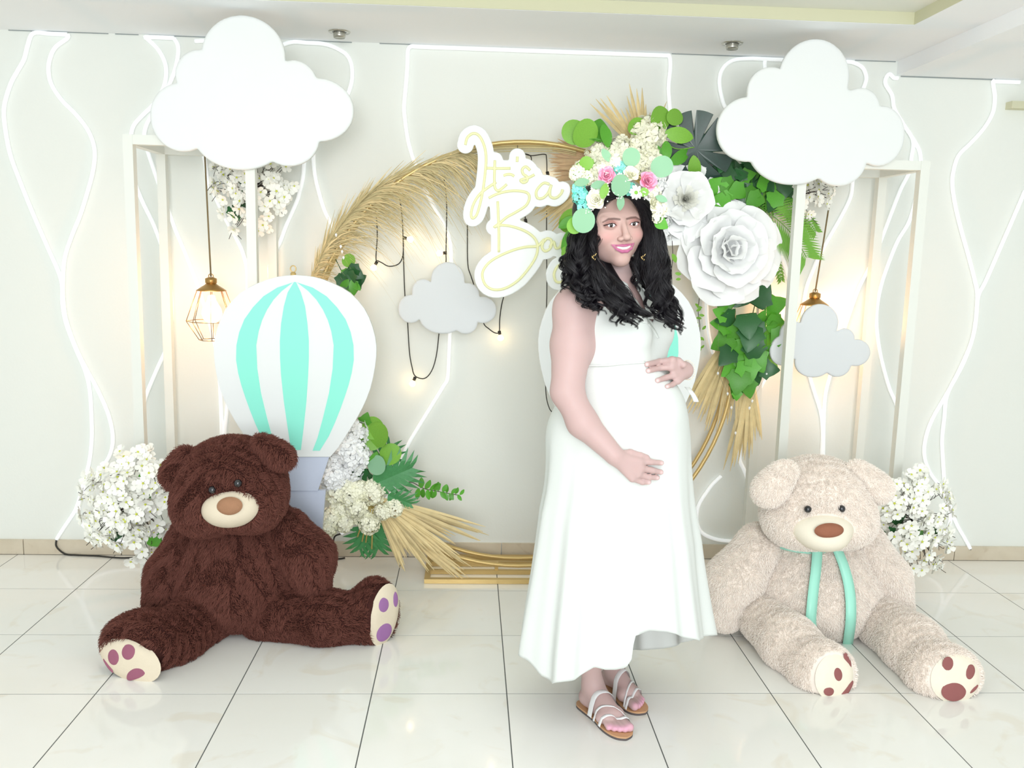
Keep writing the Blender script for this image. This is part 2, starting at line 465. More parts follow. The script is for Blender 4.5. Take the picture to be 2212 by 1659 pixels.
# ------------------------------------------------------------------ neon ropes
NEON = [
 ('leftmost white neon rope, curving down the wall from the ceiling to the skirting', [(145,71),(110,70),(72,71),(60,98),(52,128),(37,155),(22,184),(9,231),(11,275),(22,333),(43,391),(72,463),(105,539),(125,584),(134,615),(135,655),(143,699),(163,752),(184,801),(194,844),(198,907),(198,952),(192,1002),(176,1061),(163,1101),(140,1137),(122,1165)]),
 ('second white neon rope from the left, winding in S-bends down behind the floor bouquet', [(146,71),(145,83),(119,103),(107,130),(105,156),(112,184),(134,217),(163,246),(188,278),(201,307),(205,336),(201,369),(192,405),(174,463),(155,510),(140,557),(136,608),(137,654),(145,699),(167,758),(190,803),(212,844),(235,898),(244,948),(235,988),(208,1024),(185,1051),(170,1097),(176,1128),(199,1151),(235,1165),(289,1170),(352,1163)]),
 ('white neon rope looping down the wall inside the left display frame', [(376,78),(318,77),(318,84),(340,105),(356,134),(359,163),(351,195),(333,224),(307,250),(289,271),(283,295),(281,330),(289,385),(307,434),(333,488),(356,553),(366,610),(371,660),(369,710),(357,758),(339,798),(314,859),(304,910),(303,960),(312,992),(328,1012),(340,1050)]),
 ('white neon rope running down behind the left pendant lamp to the balloon', [(376,78),(385,101),(383,130),(374,163),(355,205),(327,250),(315,275),(312,300),(320,329),(338,383),(356,434),(380,499),(401,549),(427,617),(446,676),(461,729),(472,790),(476,848),(479,934),(480,1000)]),
 ('white neon rope sloping past the left blossom cluster from behind the left cloud', [(421,89),(454,92),(470,130),(440,220),(430,290),(442,344),(450,394),(467,430),(488,474),(510,514),(526,550),(535,600),(532,700)]),
 ('white neon rope arching right of the left cloud and down to the dried frond', [(560,130),(599,103),(629,90),(662,86),(705,96),(741,112),(756,130),(761,156),(758,184),(745,215),(715,255),(682,298),(677,325),(680,376),(691,423),(703,459),(720,492),(727,530)]),
 ('white neon rope hanging below the left cloud to behind the balloon', [(665,290),(658,338),(655,380),(647,416),(640,438),(618,488),(605,523),(590,550),(582,580),(582,620),(560,720),(520,800),(495,860),(489,900),(485,940),(484,1000)]),
 ('long white neon rope framing the top middle of the wall above the arch', [(1446,300),(1446,264),(1448,244),(1444,191),(1448,146),(1446,122),(1436,110),(1373,107),(1251,103),(1129,98),(1007,92),(905,89),(888,91),(881,110),(880,142),(877,183),(873,228),(875,260),(881,301),(891,338),(902,366),(913,396),(929,430),(948,465),(965,496),(973,527),(975,569),(974,640),(972,714),(970,762),(967,816),(958,834),(936,870),(907,917),(882,959),(867,996),(862,1020),(845,1065),(810,1100),(780,1112),(760,1122),(751,1139),(737,1153)]),
 ('white neon rope segment right of the woman, behind the arch flowers', [(1524,600),(1526,656),(1528,700),(1534,738),(1541,764)]),
 ('white neon rope curving out from under the fern behind the ivy', [(1676,520),(1683,538),(1700,587),(1708,626),(1708,666),(1703,696),(1692,736),(1670,781),(1656,812),(1636,850),(1615,900),(1600,950),(1598,992),(1606,1012),(1613,1030),(1620,1060)]),
 ('white neon rope curling low on the wall between woman and beige bear', [(1558,1028),(1540,1045),(1527,1062),(1511,1087),(1505,1109),(1506,1130),(1513,1147),(1530,1159),(1558,1167),(1600,1170)]),
 ('white neon rope looping left of the right cloud', [(1600,262),(1569,235),(1558,206),(1554,173),(1562,147),(1584,130),(1620,125),(1653,119),(1703,118)]),
 ('white neon rope short drop at the top left of the right cloud', [(1654,119),(1652,135),(1653,150),(1660,180)]),
 ('white neon rope looping right of the right cloud and crossing the right pendant cord', [(1760,118),(1813,125),(1840,128),(1862,145),(1871,165),(1868,183),(1855,215),(1848,270),(1848,340),(1842,393),(1837,426),(1818,466),(1793,510),(1769,554),(1755,586),(1743,618),(1737,650),(1734,690),(1738,760),(1749,813),(1761,853),(1773,893),(1777,937),(1775,985),(1774,1040)]),
 ('white neon rope zigzagging down beside the right frame to behind the beige bear', [(1940,168),(1932,160),(1922,160),(1914,168),(1913,182),(1927,206),(1932,235),(1951,268),(1972,303),(1969,338),(1964,372),(1946,408),(1926,459),(1903,519),(1887,561),(1859,614),(1843,654),(1825,706),(1806,760),(1793,811),(1783,853),(1780,895),(1779,940),(1778,1040)]),
 ('white neon rope bulging left inside the right display frame', [(1951,268),(1974,303),(1988,335),(1986,390),(1966,473),(1938,523),(1910,595),(1897,646),(1893,690),(1897,738),(1907,789),(1922,841),(1937,877),(1945,930)]),
 ('rightmost long white neon rope, from the beam down to the cable at the skirting', [(2204,169),(2178,168),(2151,167),(2145,177),(2149,209),(2145,242),(2127,275),(2098,308),(2072,334),(2061,363),(2057,396),(2063,441),(2075,492),(2093,556),(2105,603),(2111,634),(2109,678),(2103,722),(2082,782),(2046,849),(2014,905),(1999,949),(1997,986),(2008,1019),(2030,1051),(2048,1084),(2066,1131),(2084,1163),(2096,1185)]),
 ('white neon rope coming from the right picture edge and crossing the longest right rope', [(2214,412),(2195,457),(2161,535),(2129,608),(2113,640),(2108,690),(2098,740),(2072,800),(2046,853),(2040,901),(2035,950),(2037,996),(2042,1066),(2053,1110),(2050,1135),(2037,1160),(2010,1175)]),
]
for k, (lab, p) in enumerate(NEON):
    lift = .0135 + (k % 3) * .002
    pts = []
    for q in p:
        w = at(q[0], q[1], YW - lift)
        w[2] = min(w[2], (ZC if w[0] < XB - .02 else ZB) - .0135)
        pts.append(w)
    r = .0090
    t = MB().tube(spline(pts, 5), r, 8).build('neon_rope', M_NEON, smooth=True)
    tag(t, lab, 'neon light', 'white neon ropes on the wall')

# cables on the skirting and floor
def cable(lab, pts, r=.004):
    return tag(MB().tube(spline(pts, 6), r, 6).build('power_cable', M_CABLE, smooth=True), lab, 'cable')
def wall_pt(px, py, d=.02): return at(px, py, YW - d)
fpt = lambda px, py: floor_at(px, py, .0055)
cable('thin dark power cable lying along the skirting at far left', [wall_pt(122, 1166, .014), wall_pt(121, 1178, .02), wall_pt(128, 1188, .02), fpt(142, 1197), fpt(165, 1199), fpt(210, 1201), fpt(262, 1205), fpt(310, 1203)])
cable('black cable tail hanging from a rope end beside the brown bear', [wall_pt(737, 1153, .014), wall_pt(724, 1158, .02), wall_pt(720, 1170, .02), wall_pt(716, 1185, .02), fpt(706, 1204), fpt(730, 1207), fpt(745, 1205)])
cable('dark power cable sagging across the skirting at far right', [wall_pt(2096, 1186, .016), fpt(2108, 1197), fpt(2130, 1203), fpt(2155, 1204), fpt(2190, 1199), fpt(2225, 1190)])
# ------------------------------------------------------------------ display frames (open boxes of square tube)
def frame(name, fl_px, fr_px, top_px, label, Yf, Yb, w=.038):
    a, b = at(fl_px, top_px[0], Yf), at(fr_px, top_px[1], Yf)
    x0, x1, zt = float(a[0]), float(b[0]), float((a[2] + b[2]) / 2)
    t = empty(name, ((x0 + x1) / 2, (Yf + Yb) / 2, 0), label, 'display frame', 'open white display frames')
    for x in (x0, x1 - w):
        for y in (Yf, Yb - w):
            MB().box((x, y, .0005), (x + w, y + w, zt)).build('post', M_FRAMEW, t)
    for y in (Yf, Yb - w):
        MB().box((x0 + w, y + .002, zt - w), (x1 - w, y + w - .002, zt - .001)).build('rail', M_FRAMEW, t)
        MB().box((x0 + w, y + .002, .0005), (x1 - w, y + w - .002, w)).build('rail', M_FRAMEW, t)
    for x in (x0, x1 - w):
        MB().box((x + .002, Yf + w, zt - w), (x + w - .002, Yb - w, zt - .001)).build('rail', M_FRAMEW, t)
    MB().box(((x0 + x1) / 2 - .012, Yf + w, zt - w + .004), ((x0 + x1) / 2 + .012, Yb - w, zt - .004)).build('hanging_bar', M_FRAMEW, t)
    return t, x0, x1, zt
FLY, FBY = 3.62, 4.03
fL, lx0, lx1, lzt = frame('display_frame', 264, 549, (291, 296), 'white open display frame behind the brown bear, left', FLY, FBY)
fR, rx0, rx1, rzt = frame('display_frame', 1726, 2011, (345, 342), 'white open display frame behind the beige bear, right', FLY, FBY)

# ------------------------------------------------------------------ cloud boards
def cloud(name, lobes, Y, t, m, label, group, h):
    c0 = np.mean([(l[0], l[1]) for l in lobes], 0)
    pr = []
    P = []
    for (x, y, rx, ry) in lobes:
        w = at(x, y, Y); P.append((w[0], w[2], rx * mpp(Y) * 1.02, ry * mpp(Y) * 1.02))
    x0 = min(p[0] - p[2] for p in P) - .03; x1 = max(p[0] + p[2] for p in P) + .03
    z0 = min(p[1] - p[3] for p in P) - .03; z1 = max(p[1] + p[3] for p in P) + .03
    ax, az = np.arange(x0, x1, h), np.arange(z0, z1, h); ay = np.arange(-t / 2 - 3 * h, t / 2 + 3 * h, h * .6)
    X, Z = ax[:, None], az[None, :]
    d = np.full((len(ax), len(az)), 9.0)
    for (cx, cz, a, b) in P:
        d = np.minimum(d, sd_ell(X, 0.0, Z, (cx, 0, cz), (a, 50.0, b)))
    # closed between the lobes
    rnd = .006
    q = np.abs(ay) - t / 2 + rnd
    dd = d + rnd
    f = np.minimum(np.maximum(dd[:, None, :], q[None, :, None]), 0) + np.sqrt(np.maximum(dd, 0)[:, None, :]**2 + np.maximum(q, 0)[None, :, None]**2) - rnd
    v, qd = snet(f.astype(np.float32), np.zeros(3), 1.0)
    v = v * np.array([h, h * .6, h]) + np.array([x0, ay[0] + Y + t / 2, z0])
    o = obj(name, v, qd, m, None, True)
    return tag(o, label, 'cloud cutout', group)
S1 = 2.765; S3 = 2.724; S4 = 2.592; S6 = 2.514
def lob(L, s, ox, oy): return [(ox + a / s, oy + b / s, c / s, d / s) for a, b, c, d in L]
cloud('cloud_board', lob([(1452,330,228,212),(1195,450,138,138),(1082,700,173,185),(1755,500,128,128),(1900,655,197,172),(1430,800,262,195),(1720,820,172,157),(1450,620,400,210)], S1, 0, 0),
      FLY - .032, .028, M_WHITE, 'large white cloud board fixed high on the left display frame', 'large cloud boards', .0075)
cloud('cloud_board', lob([(980,455,202,208),(722,535,132,132),(592,760,180,178),(1250,640,116,116),(1370,800,142,167),(860,870,262,205),(1130,930,162,156),(960,700,380,200)], S3, 1400, 0),
      FLY - .032, .028, M_WHITE, 'large white cloud board fixed high on the right display frame', 'large cloud boards', .0075)
cloud('cloud_board', lob([(900,842,92,97),(762,905,62,66),(692,1005,69,77),(1012,925,64,64),(1097,1010,75,73),(870,1050,127,92),(1000,1082,66,62),(900,970,190,90)], S4, 620, 280),
      3.965, .022, M_CLOUDS, 'small pale grey cloud board hanging inside the arch beside the balloon', 'small cloud boards', .006)
cloud('cloud_board', lob([(330,902,104,105),(132,1050,72,83),(185,955,70,66),(462,990,62,62),(530,1062,78,74),(300,1110,106,88),(430,1120,76,75),(330,1030,200,90)], S6, 1640, 340),
      3.79, .022, M_CLOUDS, 'small pale grey cloud board below the right pendant lamp', 'small cloud boards', .006)

# ------------------------------------------------------------------ pendant lamps
def pendant(px, py_cap, Y, top_z, label, lean=0.0):
    c = at(px, py_cap, Y); s = mpp(Y)
    t = empty('pendant_lamp', (c[0], c[1], c[2] - 100 * s), label, 'pendant lamp', 'caged pendant lamps')
    x, y, z = c
    MB().tube([(x - lean, y, top_z), (x - lean * .5, y, (top_z + z) / 2), (x, y, z + 14 * s)], .0035, 6).build('cord', M_CORD, t, True)
    MB().tube([np.array([x + .010 * cos(a), y, z + 15 * s + .010 * sin(a)]) for a in np.linspace(0, 2 * pi, 14)[:-1]], .002, 6, closed=True).build('hanging_loop', M_BRASS, t, True)
    MB().lathe([(.002, 13*s), (5*s, 13*s), (12*s, 10*s), (12*s, 1*s), (9*s, -1*s)], c, 20).build('cap', M_BRASS, t, True)
    MB().lathe([(9*s, 1*s), (13*s, -3*s), (24*s, -10*s), (31*s, -15*s), (30*s, -16*s), (20*s, -10*s), (8*s, -2*s)], c, 24).build('shade', M_BRASS, t, True)
    rings = [(29*s, -16*s), (52*s, -80*s), (27*s, -120*s)]
    cg = MB(); n = 8
    pt = lambda r, zz, k: np.array([x + r * cos(2*pi*(k+.3)/n), y + r * sin(2*pi*(k+.3)/n), z + zz])
    for k in range(n):
        for (a, b) in ((0, 1), (1, 2)):
            cg.tube([pt(*rings[a], k), pt(*rings[b], k)], .0016, 5)
        for r in (1, 2): cg.tube([pt(*rings[r], k), pt(*rings[r], k + 1)], .0016, 5)
    cg.build('wire_cage', M_BRASS, t, True)
    bz = z - 50 * s
    MB().lathe([(.0005, 26*s), (7*s, 24*s), (9*s, 14*s), (19*s, -4*s), (21*s, -14*s), (17*s, -26*s), (9*s, -33*s), (.0005, -35*s)], (x, y, bz), 18).build('bulb', M_BULB, t, True)
    l = bpy.data.lights.new('pendant_glow', 'POINT'); l.energy = 4.2; l.color = (1, .50, .27); l.shadow_soft_size = .035
    lo = bpy.data.objects.new('pendant_glow', l); lo.location = (x, y - .065, bz); COL.objects.link(lo)
pendant(456, 612, 3.84, lzt - .03, 'caged brass pendant lamp, lit, hanging in the left display frame', .012)
pendant(1760, 644, 3.94, rzt - .03, 'brass pendant lamp half hidden by the small right cloud', -.045)

# ------------------------------------------------------------------ balloon boards
PROF = [(742,519),(800,523),(850,530),(905,545),(960,567),(1012,592),(1060,622),(1104,665),(1142,712),(1170,765),(1192,825),(1206,880),(1213,935),(1212,990),(1205,1050),(1194,1110),(1178,1175),(1156,1235),(1130,1292),(1097,1352),(1060,1412),(1025,1466),(990,1520),(945,1572)]
STR = {'l': ([(730,562),(640,592),(560,642),(500,705),(450,775),(420,850),(404,925),(402,1010),(414,1085),(432,1155),(455,1225),(482,1300),(512,1375),(546,1450),(598,1534)],
             [(640,1534),(612,1462),(580,1345),(545,1200),(524,1060),(518,925),(532,845),(552,780),(580,720),(618,662),(665,612)]),
       'c': ([(736,560),(700,620),(678,700),(662,800),(655,900),(656,1000),(662,1100),(678,1250),(700,1400),(720,1530)],
             [(776,1530),(792,1400),(808,1250),(818,1100),(822,1000),(822,900),(814,800),(800,700),(776,620),(748,560)])}
def balloon(dx, dy, Y, label):
    pp = lambda x, y: (lambda w: (w[0], w[2]))(at(360 + x / 2.676 + dx, 400 + y / 2.676 + dy, Y))
    base = at(637 + dx, 1150, Y)
    t = empty('balloon_board', (base[0], Y, 0), label, 'balloon cutout', 'hot air balloon boards')
    right = [pp(x, y) for x, y in PROF]; left = [pp(1484 - x, y) for x, y in PROF[1:]]
    plate('envelope', right + left[::-1], Y, .022, M_WHITE, t, .003)
    def stripe(o, i): plate('stripe', [pp(*q) for q in o + i], Y - .002, .003, M_MINT, t, 0)
    stripe(*STR['c']); stripe(*STR['l'])
    stripe([(1484 - x, y) for x, y in STR['l'][0]], [(1484 - x, y) for x, y in STR['l'][1]])
    q = lambda x, y: (lambda w: (w[0], w[2]))(at(x + dx, y + dy, Y))
    plate('basket_rim', [q(563, 986), (q(711, 986)), q(686, 1061), q(588, 1061)], Y + .006, .020, M_BASKET, t, .002)
    zb = .003
    b0, b1 = q(570, 1061), q(702, 1061); c0, c1 = q(590, 1235), q(682, 1235)
    plate('basket', [b0, b1, (c1[0], zb), (c0[0], zb)], Y + .012, .022, M_BASKET, t, .002)
    rc = at(632 + dx, 581 + dy, Y)
    rg = MB().tube([rc + np.array([.011 * cos(a), .012, .013 * sin(a)]) for a in np.linspace(0, 2 * pi, 16)[:-1]], .0024, 6, closed=True)
    rg.lathe([(.011, -.034), (.011, -.016), (.005, -.013)], rc + np.array([0, .012, 0]), 14)
    rg.build('hanging_eye', M_GOLD, t, True)
balloon(0, 0, 3.575, 'hot air balloon board with three mint stripes behind the brown bear')
balloon(701, -15, 3.60, 'hot air balloon board with mint stripes mostly hidden behind the woman')

# ------------------------------------------------------------------ ring arch stand
RC = np.array([float(at(1130, 760, 3.91)[0]), 3.91, .985]); RR = .945
t = empty('ring_stand', (RC[0], RC[1], 0), 'gold ring arch stand on a rectangular base behind the woman', 'arch stand')
for y in (3.86, 3.96):
    MB().tube([(RC[0] + RR * sin(a), y, RC[2] + RR * cos(a)) for a in np.linspace(0, 2 * pi, 97)[:-1]], .0095, 8, closed=True).build('ring', M_GOLD, t, True)
bx0, bx1 = float(floor_at(916, 1262)[0]), float(floor_at(1376, 1262)[0])
b = .024
for (lo, hi, nm) in (((bx0, 3.735, .001), (bx1, 3.735 + b, .021), 'front_bar'), ((bx0, 4.03, .001), (bx1, 4.03 + b, .024), 'back_bar'),
                     ((bx0 + b, 3.95, .001), (bx1 - b, 3.95 + b, .024), 'cross_bar'), ((bx0 + b, 3.85, .001), (bx1 - b, 3.85 + .018, .020), 'cross_bar'),
                     ((bx0, 3.735 + b, .001), (bx0 + b, 4.03, .021), 'side_bar'), ((bx1 - b, 3.735 + b, .001), (bx1, 4.03, .021), 'side_bar')):
    MB().box(lo, hi).build(nm, M_GOLD, t)
for s in (-1, 1):
    MB().box((RC[0] + s * .1 - .008, 3.86, .02), (RC[0] + s * .1 + .008, 3.876, .055)).build('foot_bracket', M_GOLD, t)

# ------------------------------------------------------------------ neon-style sign: white backing with yellowish script
SGN = lambda x, y: (980 + x / 4.364, 270 + y / 4.364)
STROKES = [
 [(110,190),(130,120),(185,82),(240,105),(285,190),(305,300),(298,440),(278,600),(250,740),(215,850),(175,880),(165,830),(190,740),(240,660),(310,600),(400,540)],   # I
 [(388,335),(385,440),(383,540),(392,600),(420,620),(460,595),(500,560)],                            # t
 [(310,408),(400,411),(535,410)],
 [(600,300),(597,350)],                                                                             # '
 [(470,480),(500,468),(540,468),(570,485)],
 [(720,430),(680,395),(645,420),(655,465),(690,490),(690,530),(655,545),(630,520),(700,500),(760,470)],  # s
 [(900,560),(850,548),(800,590),(775,640),(790,690),(840,690),(890,640),(920,565),(905,620),(910,675),(960,690),(1010,650),(1025,610)],   # a
 [(415,720),(420,860),(425,1000),(425,1200)],                                                       # B stem
 [(330,690),(400,655),(500,628),(600,622),(690,640),(712,690),(680,760),(590,820),(500,870),(440,920),(380,965),(440,945),(560,960),(690,1010),(770,1080),(790,1160),(770,1250),(700,1360),(600,1470),(480,1540),(370,1550),(295,1500),(270,1400),(320,1310),(420,1240),(560,1180),(680,1150),(790,1140),(850,1080),(830,1150),(860,1190),(910,1160),(920,1090),(880,1070),(850,1100)],   # B running into o
 [(905,1150),(940,1100),(960,1160),(1000,1150),(1020,1090),(1030,1150),(1060,1230),(1040,1300),(980,1330),(945,1400),(960,1470),(1010,1480),(1070,1430),(1090,1330),(1080,1220),(1120,1100)],   # y
]
SY = 3.75
t = empty('script_sign', at(1120, 560, SY), "white script sign reading It's a Boy hung inside the arch", 'sign')
sp2 = [[SGN(*q) for q in spline(s, 5)] for s in STROKES]
wpts = [[(lambda w: (w[0], w[2]))(at(x, y, SY)) for x, y in s] for s in sp2]
allp = np.array([p for s in wpts for p in s])
h = .0045; rad = .0345
ax = np.arange(allp[:, 0].min() - .06, allp[:, 0].max() + .06, h); az = np.arange(allp[:, 1].min() - .06, allp[:, 1].max() + .06, h)
d2 = np.full((len(ax), len(az)), 9.0)
for s in wpts:
    for a, c in zip(s[:-1], s[1:]):
        d2 = np.minimum(d2, sd_cone(ax[:, None], 0.0, az[None, :], (a[0], 0, a[1]), (c[0], 0, c[1]), rad, rad))
# close the counters of the letters
free = d2 > 0
out = np.zeros_like(free); out[0, :] = out[-1, :] = out[:, 0] = out[:, -1] = True
for _ in range(600):
    o2 = out.copy(); o2[1:] |= out[:-1]; o2[:-1] |= out[1:]; o2[:, 1:] |= out[:, :-1]; o2[:, :-1] |= out[:, 1:]
    o2 &= free
    o2[0, :] = o2[-1, :] = o2[:, 0] = o2[:, -1] = True
    if (o2 == out).all(): break
    out = o2
d2 = np.where(free & ~out, -.004, d2)
ay = np.arange(-.013, .0131, .002); q = np.abs(ay) - .005
f = np.maximum(d2[:, None, :], q[None, :, None])
v, qd = snet(f.astype(np.float32), np.zeros(3), 1.0)
v = v * np.array([h, .002, h]) + np.array([ax[0], SY + ay[0], az[0]])
obj('backing', v, qd, M_ACRYL, t, True)
for s in wpts:
    MB().tube([(p[0], SY - .0085, p[1]) for p in s], .0062, 6).build('letter_tube', M_NEONY, t, True)
hk = MB()
for px, top in ((1010, 325), (1180, 325)):
    a = at(px, 300, SY + .01)
hk.tube([at(1118, 330, SY + .004), at(1118, 314, 3.855)], .0012, 5); hk.tube([at(1060, 330, SY + .004), at(1062, 322, 3.855)], .0012, 5); hk.build('hanging_wire', M_CABLE, t)

# ------------------------------------------------------------------ festoon lights inside the ring
def S4p(x, y): return (620 + x / 2.592, 280 + y / 2.592)
FY = 4.035
t = empty('string_lights', at(1000, 700, FY), 'dark festoon cable with warm bulbs draped inside the arch', 'string lights')
def fest(pts, r=.0027):
    MB().tube(spline([at(*S4p(*p), FY) for p in pts], 5), r, 6).build('cable', M_CABLE, t, True)
fest([(610,300),(630,380),(645,500),(650,620),(653,740),(660,925),(675,1080),(685,1240),(700,1330),(718,1380),(770,1393),(810,1350),(835,1270),(850,1150),(875,900),(890,745),(890,690),(893,540),(893,400),(880,280)])
fest([(480,380),(500,490),(505,600),(498,720),(510,735),(530,745),(570,765),(620,755),(645,720),(652,660),(650,610)])
fest([(1010,420),(1010,560),(1012,750),(1030,820),(1048,875),(1075,980),(1100,1082),(1130,1115),(1165,1138),(1188,1130),(1192,1050),(1215,930),(1300,700),(1335,520),(1310,400)])
fest([(1330,135),(1370,146),(1440,138),(1453,160),(1455,280),(1453,600),(1455,900),(1450,1050),(1450,1087),(1430,1240),(1445,1350),(1450,1480),(1465,1550),(1488,1585),(1560,1640)], .0024)
fest([(1330,135),(1365,150),(1367,205),(1366,300)], .0024)
for (sx, sy, dx, dy, on) in ((890,690,-34,2,1),(502,742,-14,26,1),(716,1390,-14,34,1),(1189,1132,6,30,1),(655,606,34,8,1),(1454,1087,0,-24,0),(1335,505,4,20,0),(1458,240,4,18,1),(1180,640,0,26,1)):
    a = at(*S4p(sx, sy), FY); b_ = at(*S4p(sx + dx, sy + dy), FY)
    d = (b_ - a) / np.linalg.norm(b_ - a)
    MB().tube([a - d * .004, a + d * .014], [.0075, .0068], 8).build('socket', M_CABLE, t, True)
    if on:
        c = a + d * .03
        MB().tube([a + d * .013, a + d * .02, a + d * .027, a + d * .034, a + d * .040, a + d * .043], [.005, .010, .0145, .0145, .009, .002], 10).build('bulb', M_BULB, t, True)
# ------------------------------------------------------------------ teddy bears
def px_r(r, Y): return r * mpp(Y)
def fur(name, obs, n, length, rad, mats, parent, flow=(0, 0, -.6), curl=.35, avoid=(), zmin=.002, lay=.5, rngs=1):
    """plush pile: short bent strands rooted on a mesh object's faces"""
    me = obs.data
    nv = len(me.vertices); co = np.empty(nv * 3); me.vertices.foreach_get('co', co); co = co.reshape(-1, 3)
    nf = len(me.polygons); li = np.empty(len(me.loops), np.int32); me.loops.foreach_get('vertex_index', li); q = li.reshape(nf, 4)
    a, b, c, d = (co[q[:, i]] for i in range(4))
    nrm = np.cross(c - a, d - b); ar = np.linalg.norm(nrm, axis=1) + 1e-15; nrm /= ar[:, None]
    R = np.random.RandomState(rngs)
    pick = R.choice(nf, n, p=ar / ar.sum())
    u, v = R.rand(n, 1), R.rand(n, 1)
    P = (a[pick] * (1-u) + b[pick] * u) * (1-v) + (d[pick] * (1-u) + c[pick] * u) * v
    N = nrm[pick]
    org = np.array(wloc(obs)); PW = P + org
    keep = PW[:, 2] > zmin + .004
    for (ce, rd) in avoid:
        keep &= (((PW - np.array(ce)) / np.array(rd))**2).sum(1) > 1
    P, N, PW = P[keep], N[keep], PW[keep]; n = len(P)
    cl = np.floor(PW * 55)                                   # strands lean together in tufts
    hsh = np.sin(cl @ np.array([12.9898, 78.233, 37.719]))[:, None] * 43758.5453
    tuft = np.stack([np.modf(hsh[:, 0] * k)[0] for k in (1.0, 1.7, 2.3)], 1)
    T = np.array(flow, float)[None, :] + tuft * curl + R.normal(0, .28, (n, 3))
    T -= N * (T * N).sum(1)[:, None]
    Ls = length * (.65 + .7 * R.rand(n, 1))
    K = 4; pts = np.empty((n, K, 3))
    for k in range(K):
        s = k / (K - 1)
        pts[:, k] = P + N * Ls * (s - .35 * lay * s * s) + T * Ls * lay * s * s + R.normal(0, length * .05 * s, (n, 3))
    pts[:, :, 2] = np.maximum(pts[:, :, 2], zmin - org[2])
    hc = bpy.data.hair_curves.new(name)
    hc.add_curves([K] * n)
    hc.attributes['position'].data.foreach_set('vector', pts.astype(np.float32).ravel())
    ra = hc.attributes.new('radius', 'FLOAT', 'POINT')
    ra.data.foreach_set('value', np.tile(np.array([1, .9, .65, .15], np.float32) * rad, n))
    hc.materials.append(mats)
    o = bpy.data.objects.new(name, hc); link(o, parent); o['kind'] = 'stuff'
    return o
def flat_sole(sol, n, d=.004):
    n = np.array(n) / np.linalg.norm(n)
    return E_(np.array(sol) + n * (2.0 + d), 2.0, k=.015, op=-1)
def thin(c, r3, n, up=(0, 0, 1)):
    """flat cushion facing n"""
    return E_(c, r3, frame_to(n, up).T)
def disc(name, c, n, ru, rv, t, m, parent, roll=0., h=None, bend=None, kidney=0.):
    """low domed pad: an ellipse facing n"""
    F = frame_to(n); cr, sr = cos(roll), sin(roll)
    u = F[:, 0] * cr + F[:, 1] * sr; v = -F[:, 0] * sr + F[:, 1] * cr
    vs, fs = [], []; K, Rn = 5, 28
    for i in range(K + 1):
        s = i / K
        for k in range(Rn):
            a = 2 * pi * k / Rn
            x, y = ru * s * cos(a), rv * s * sin(a)
            y += kidney * (x / ru)**2 * ru
            z = t * math.sqrt(max(0, 1 - s ** 3)) if bend is None else t * math.sqrt(max(0, 1 - s ** 3)) - bend * ((x * x + y * y))
            vs.append(np.array(c) + u * x + v * y + F[:, 2] * z)
    for i in range(K):
        for k in range(Rn):
            fs.append((i*Rn+k, (i+1)*Rn+k, (i+1)*Rn+(k+1) % Rn, i*Rn+(k+1) % Rn))
    return obj(name, vs, fs, m, parent, True)

M_BR = mat('brown_plush_backing', srgb(66, 38, 34), .95, spec=.1, var=.12, vscale=6)
M_BRF = mat('brown_plush_pile', srgb(112, 68, 58), .7, spec=.25, hair=.25)
M_BE = mat('beige_plush_backing', srgb(238, 228, 218), .95, spec=.1, var=.06, vscale=5)
M_BEF = mat('beige_plush_pile', srgb(250, 241, 232), .75, spec=.15, hair=.10)
M_CREAM = mat('cream_plush', srgb(218, 206, 184), .9, spec=.1, var=.03, vscale=16, bump=.3, bscale=240)
M_CREAM2 = mat('pale_cream_plush', srgb(234, 226, 208), .9, spec=.1, var=.03, vscale=16, bump=.3, bscale=240)
M_NOSE1 = mat('tan_velour', srgb(158, 118, 90), .75, spec=.2, var=.06, vscale=40, bump=.4, bscale=300)
M_NOSE2 = mat('brown_velour', srgb(150, 98, 76), .7, spec=.2, var=.06, vscale=40, bump=.4, bscale=300)
M_PADP = mat('plum_felt', srgb(150, 92, 112), .7, spec=.2, var=.03, vscale=30)
M_PADL = mat('lilac_felt', srgb(152, 108, 158), .7, spec=.2, var=.03, vscale=30)
M_PADB = mat('mauve_brown_felt', srgb(146, 92, 90), .7, spec=.2, var=.03, vscale=30)
M_EYE = mat('black_button_eye', srgb(16, 18, 26), .08, spec=.6, coat=.6)
M_RIB = mat('mint_satin_ribbon', srgb(168, 236, 214), .35, spec=.4)

def bear(label, sp, bm_, fm_, cream, nose_m, fl, fr_, dens, H=.011):
    """sp maps part name -> list of primitives (world); returns the root and its parts"""
    root = empty('teddy_bear', sp['base'], label, 'teddy bear')
    out = {}
    i = 0
    for nm, prims, flow, avoid in sp['parts']:
        o = blob(nm, prims, H, bm_, root, zmin=.003)
        i += 1
        me = o.data
        area_ = sum(p.area for p in me.polygons)
        fur('plush_pile', o, int(area_ * dens), fl, fr_, fm_, o, flow=flow, avoid=avoid, rngs=40 + i, lay=sp.get('lay', .7), curl=sp.get('curl', .5))
        out.setdefault(nm, []).append(o)
    return root, out

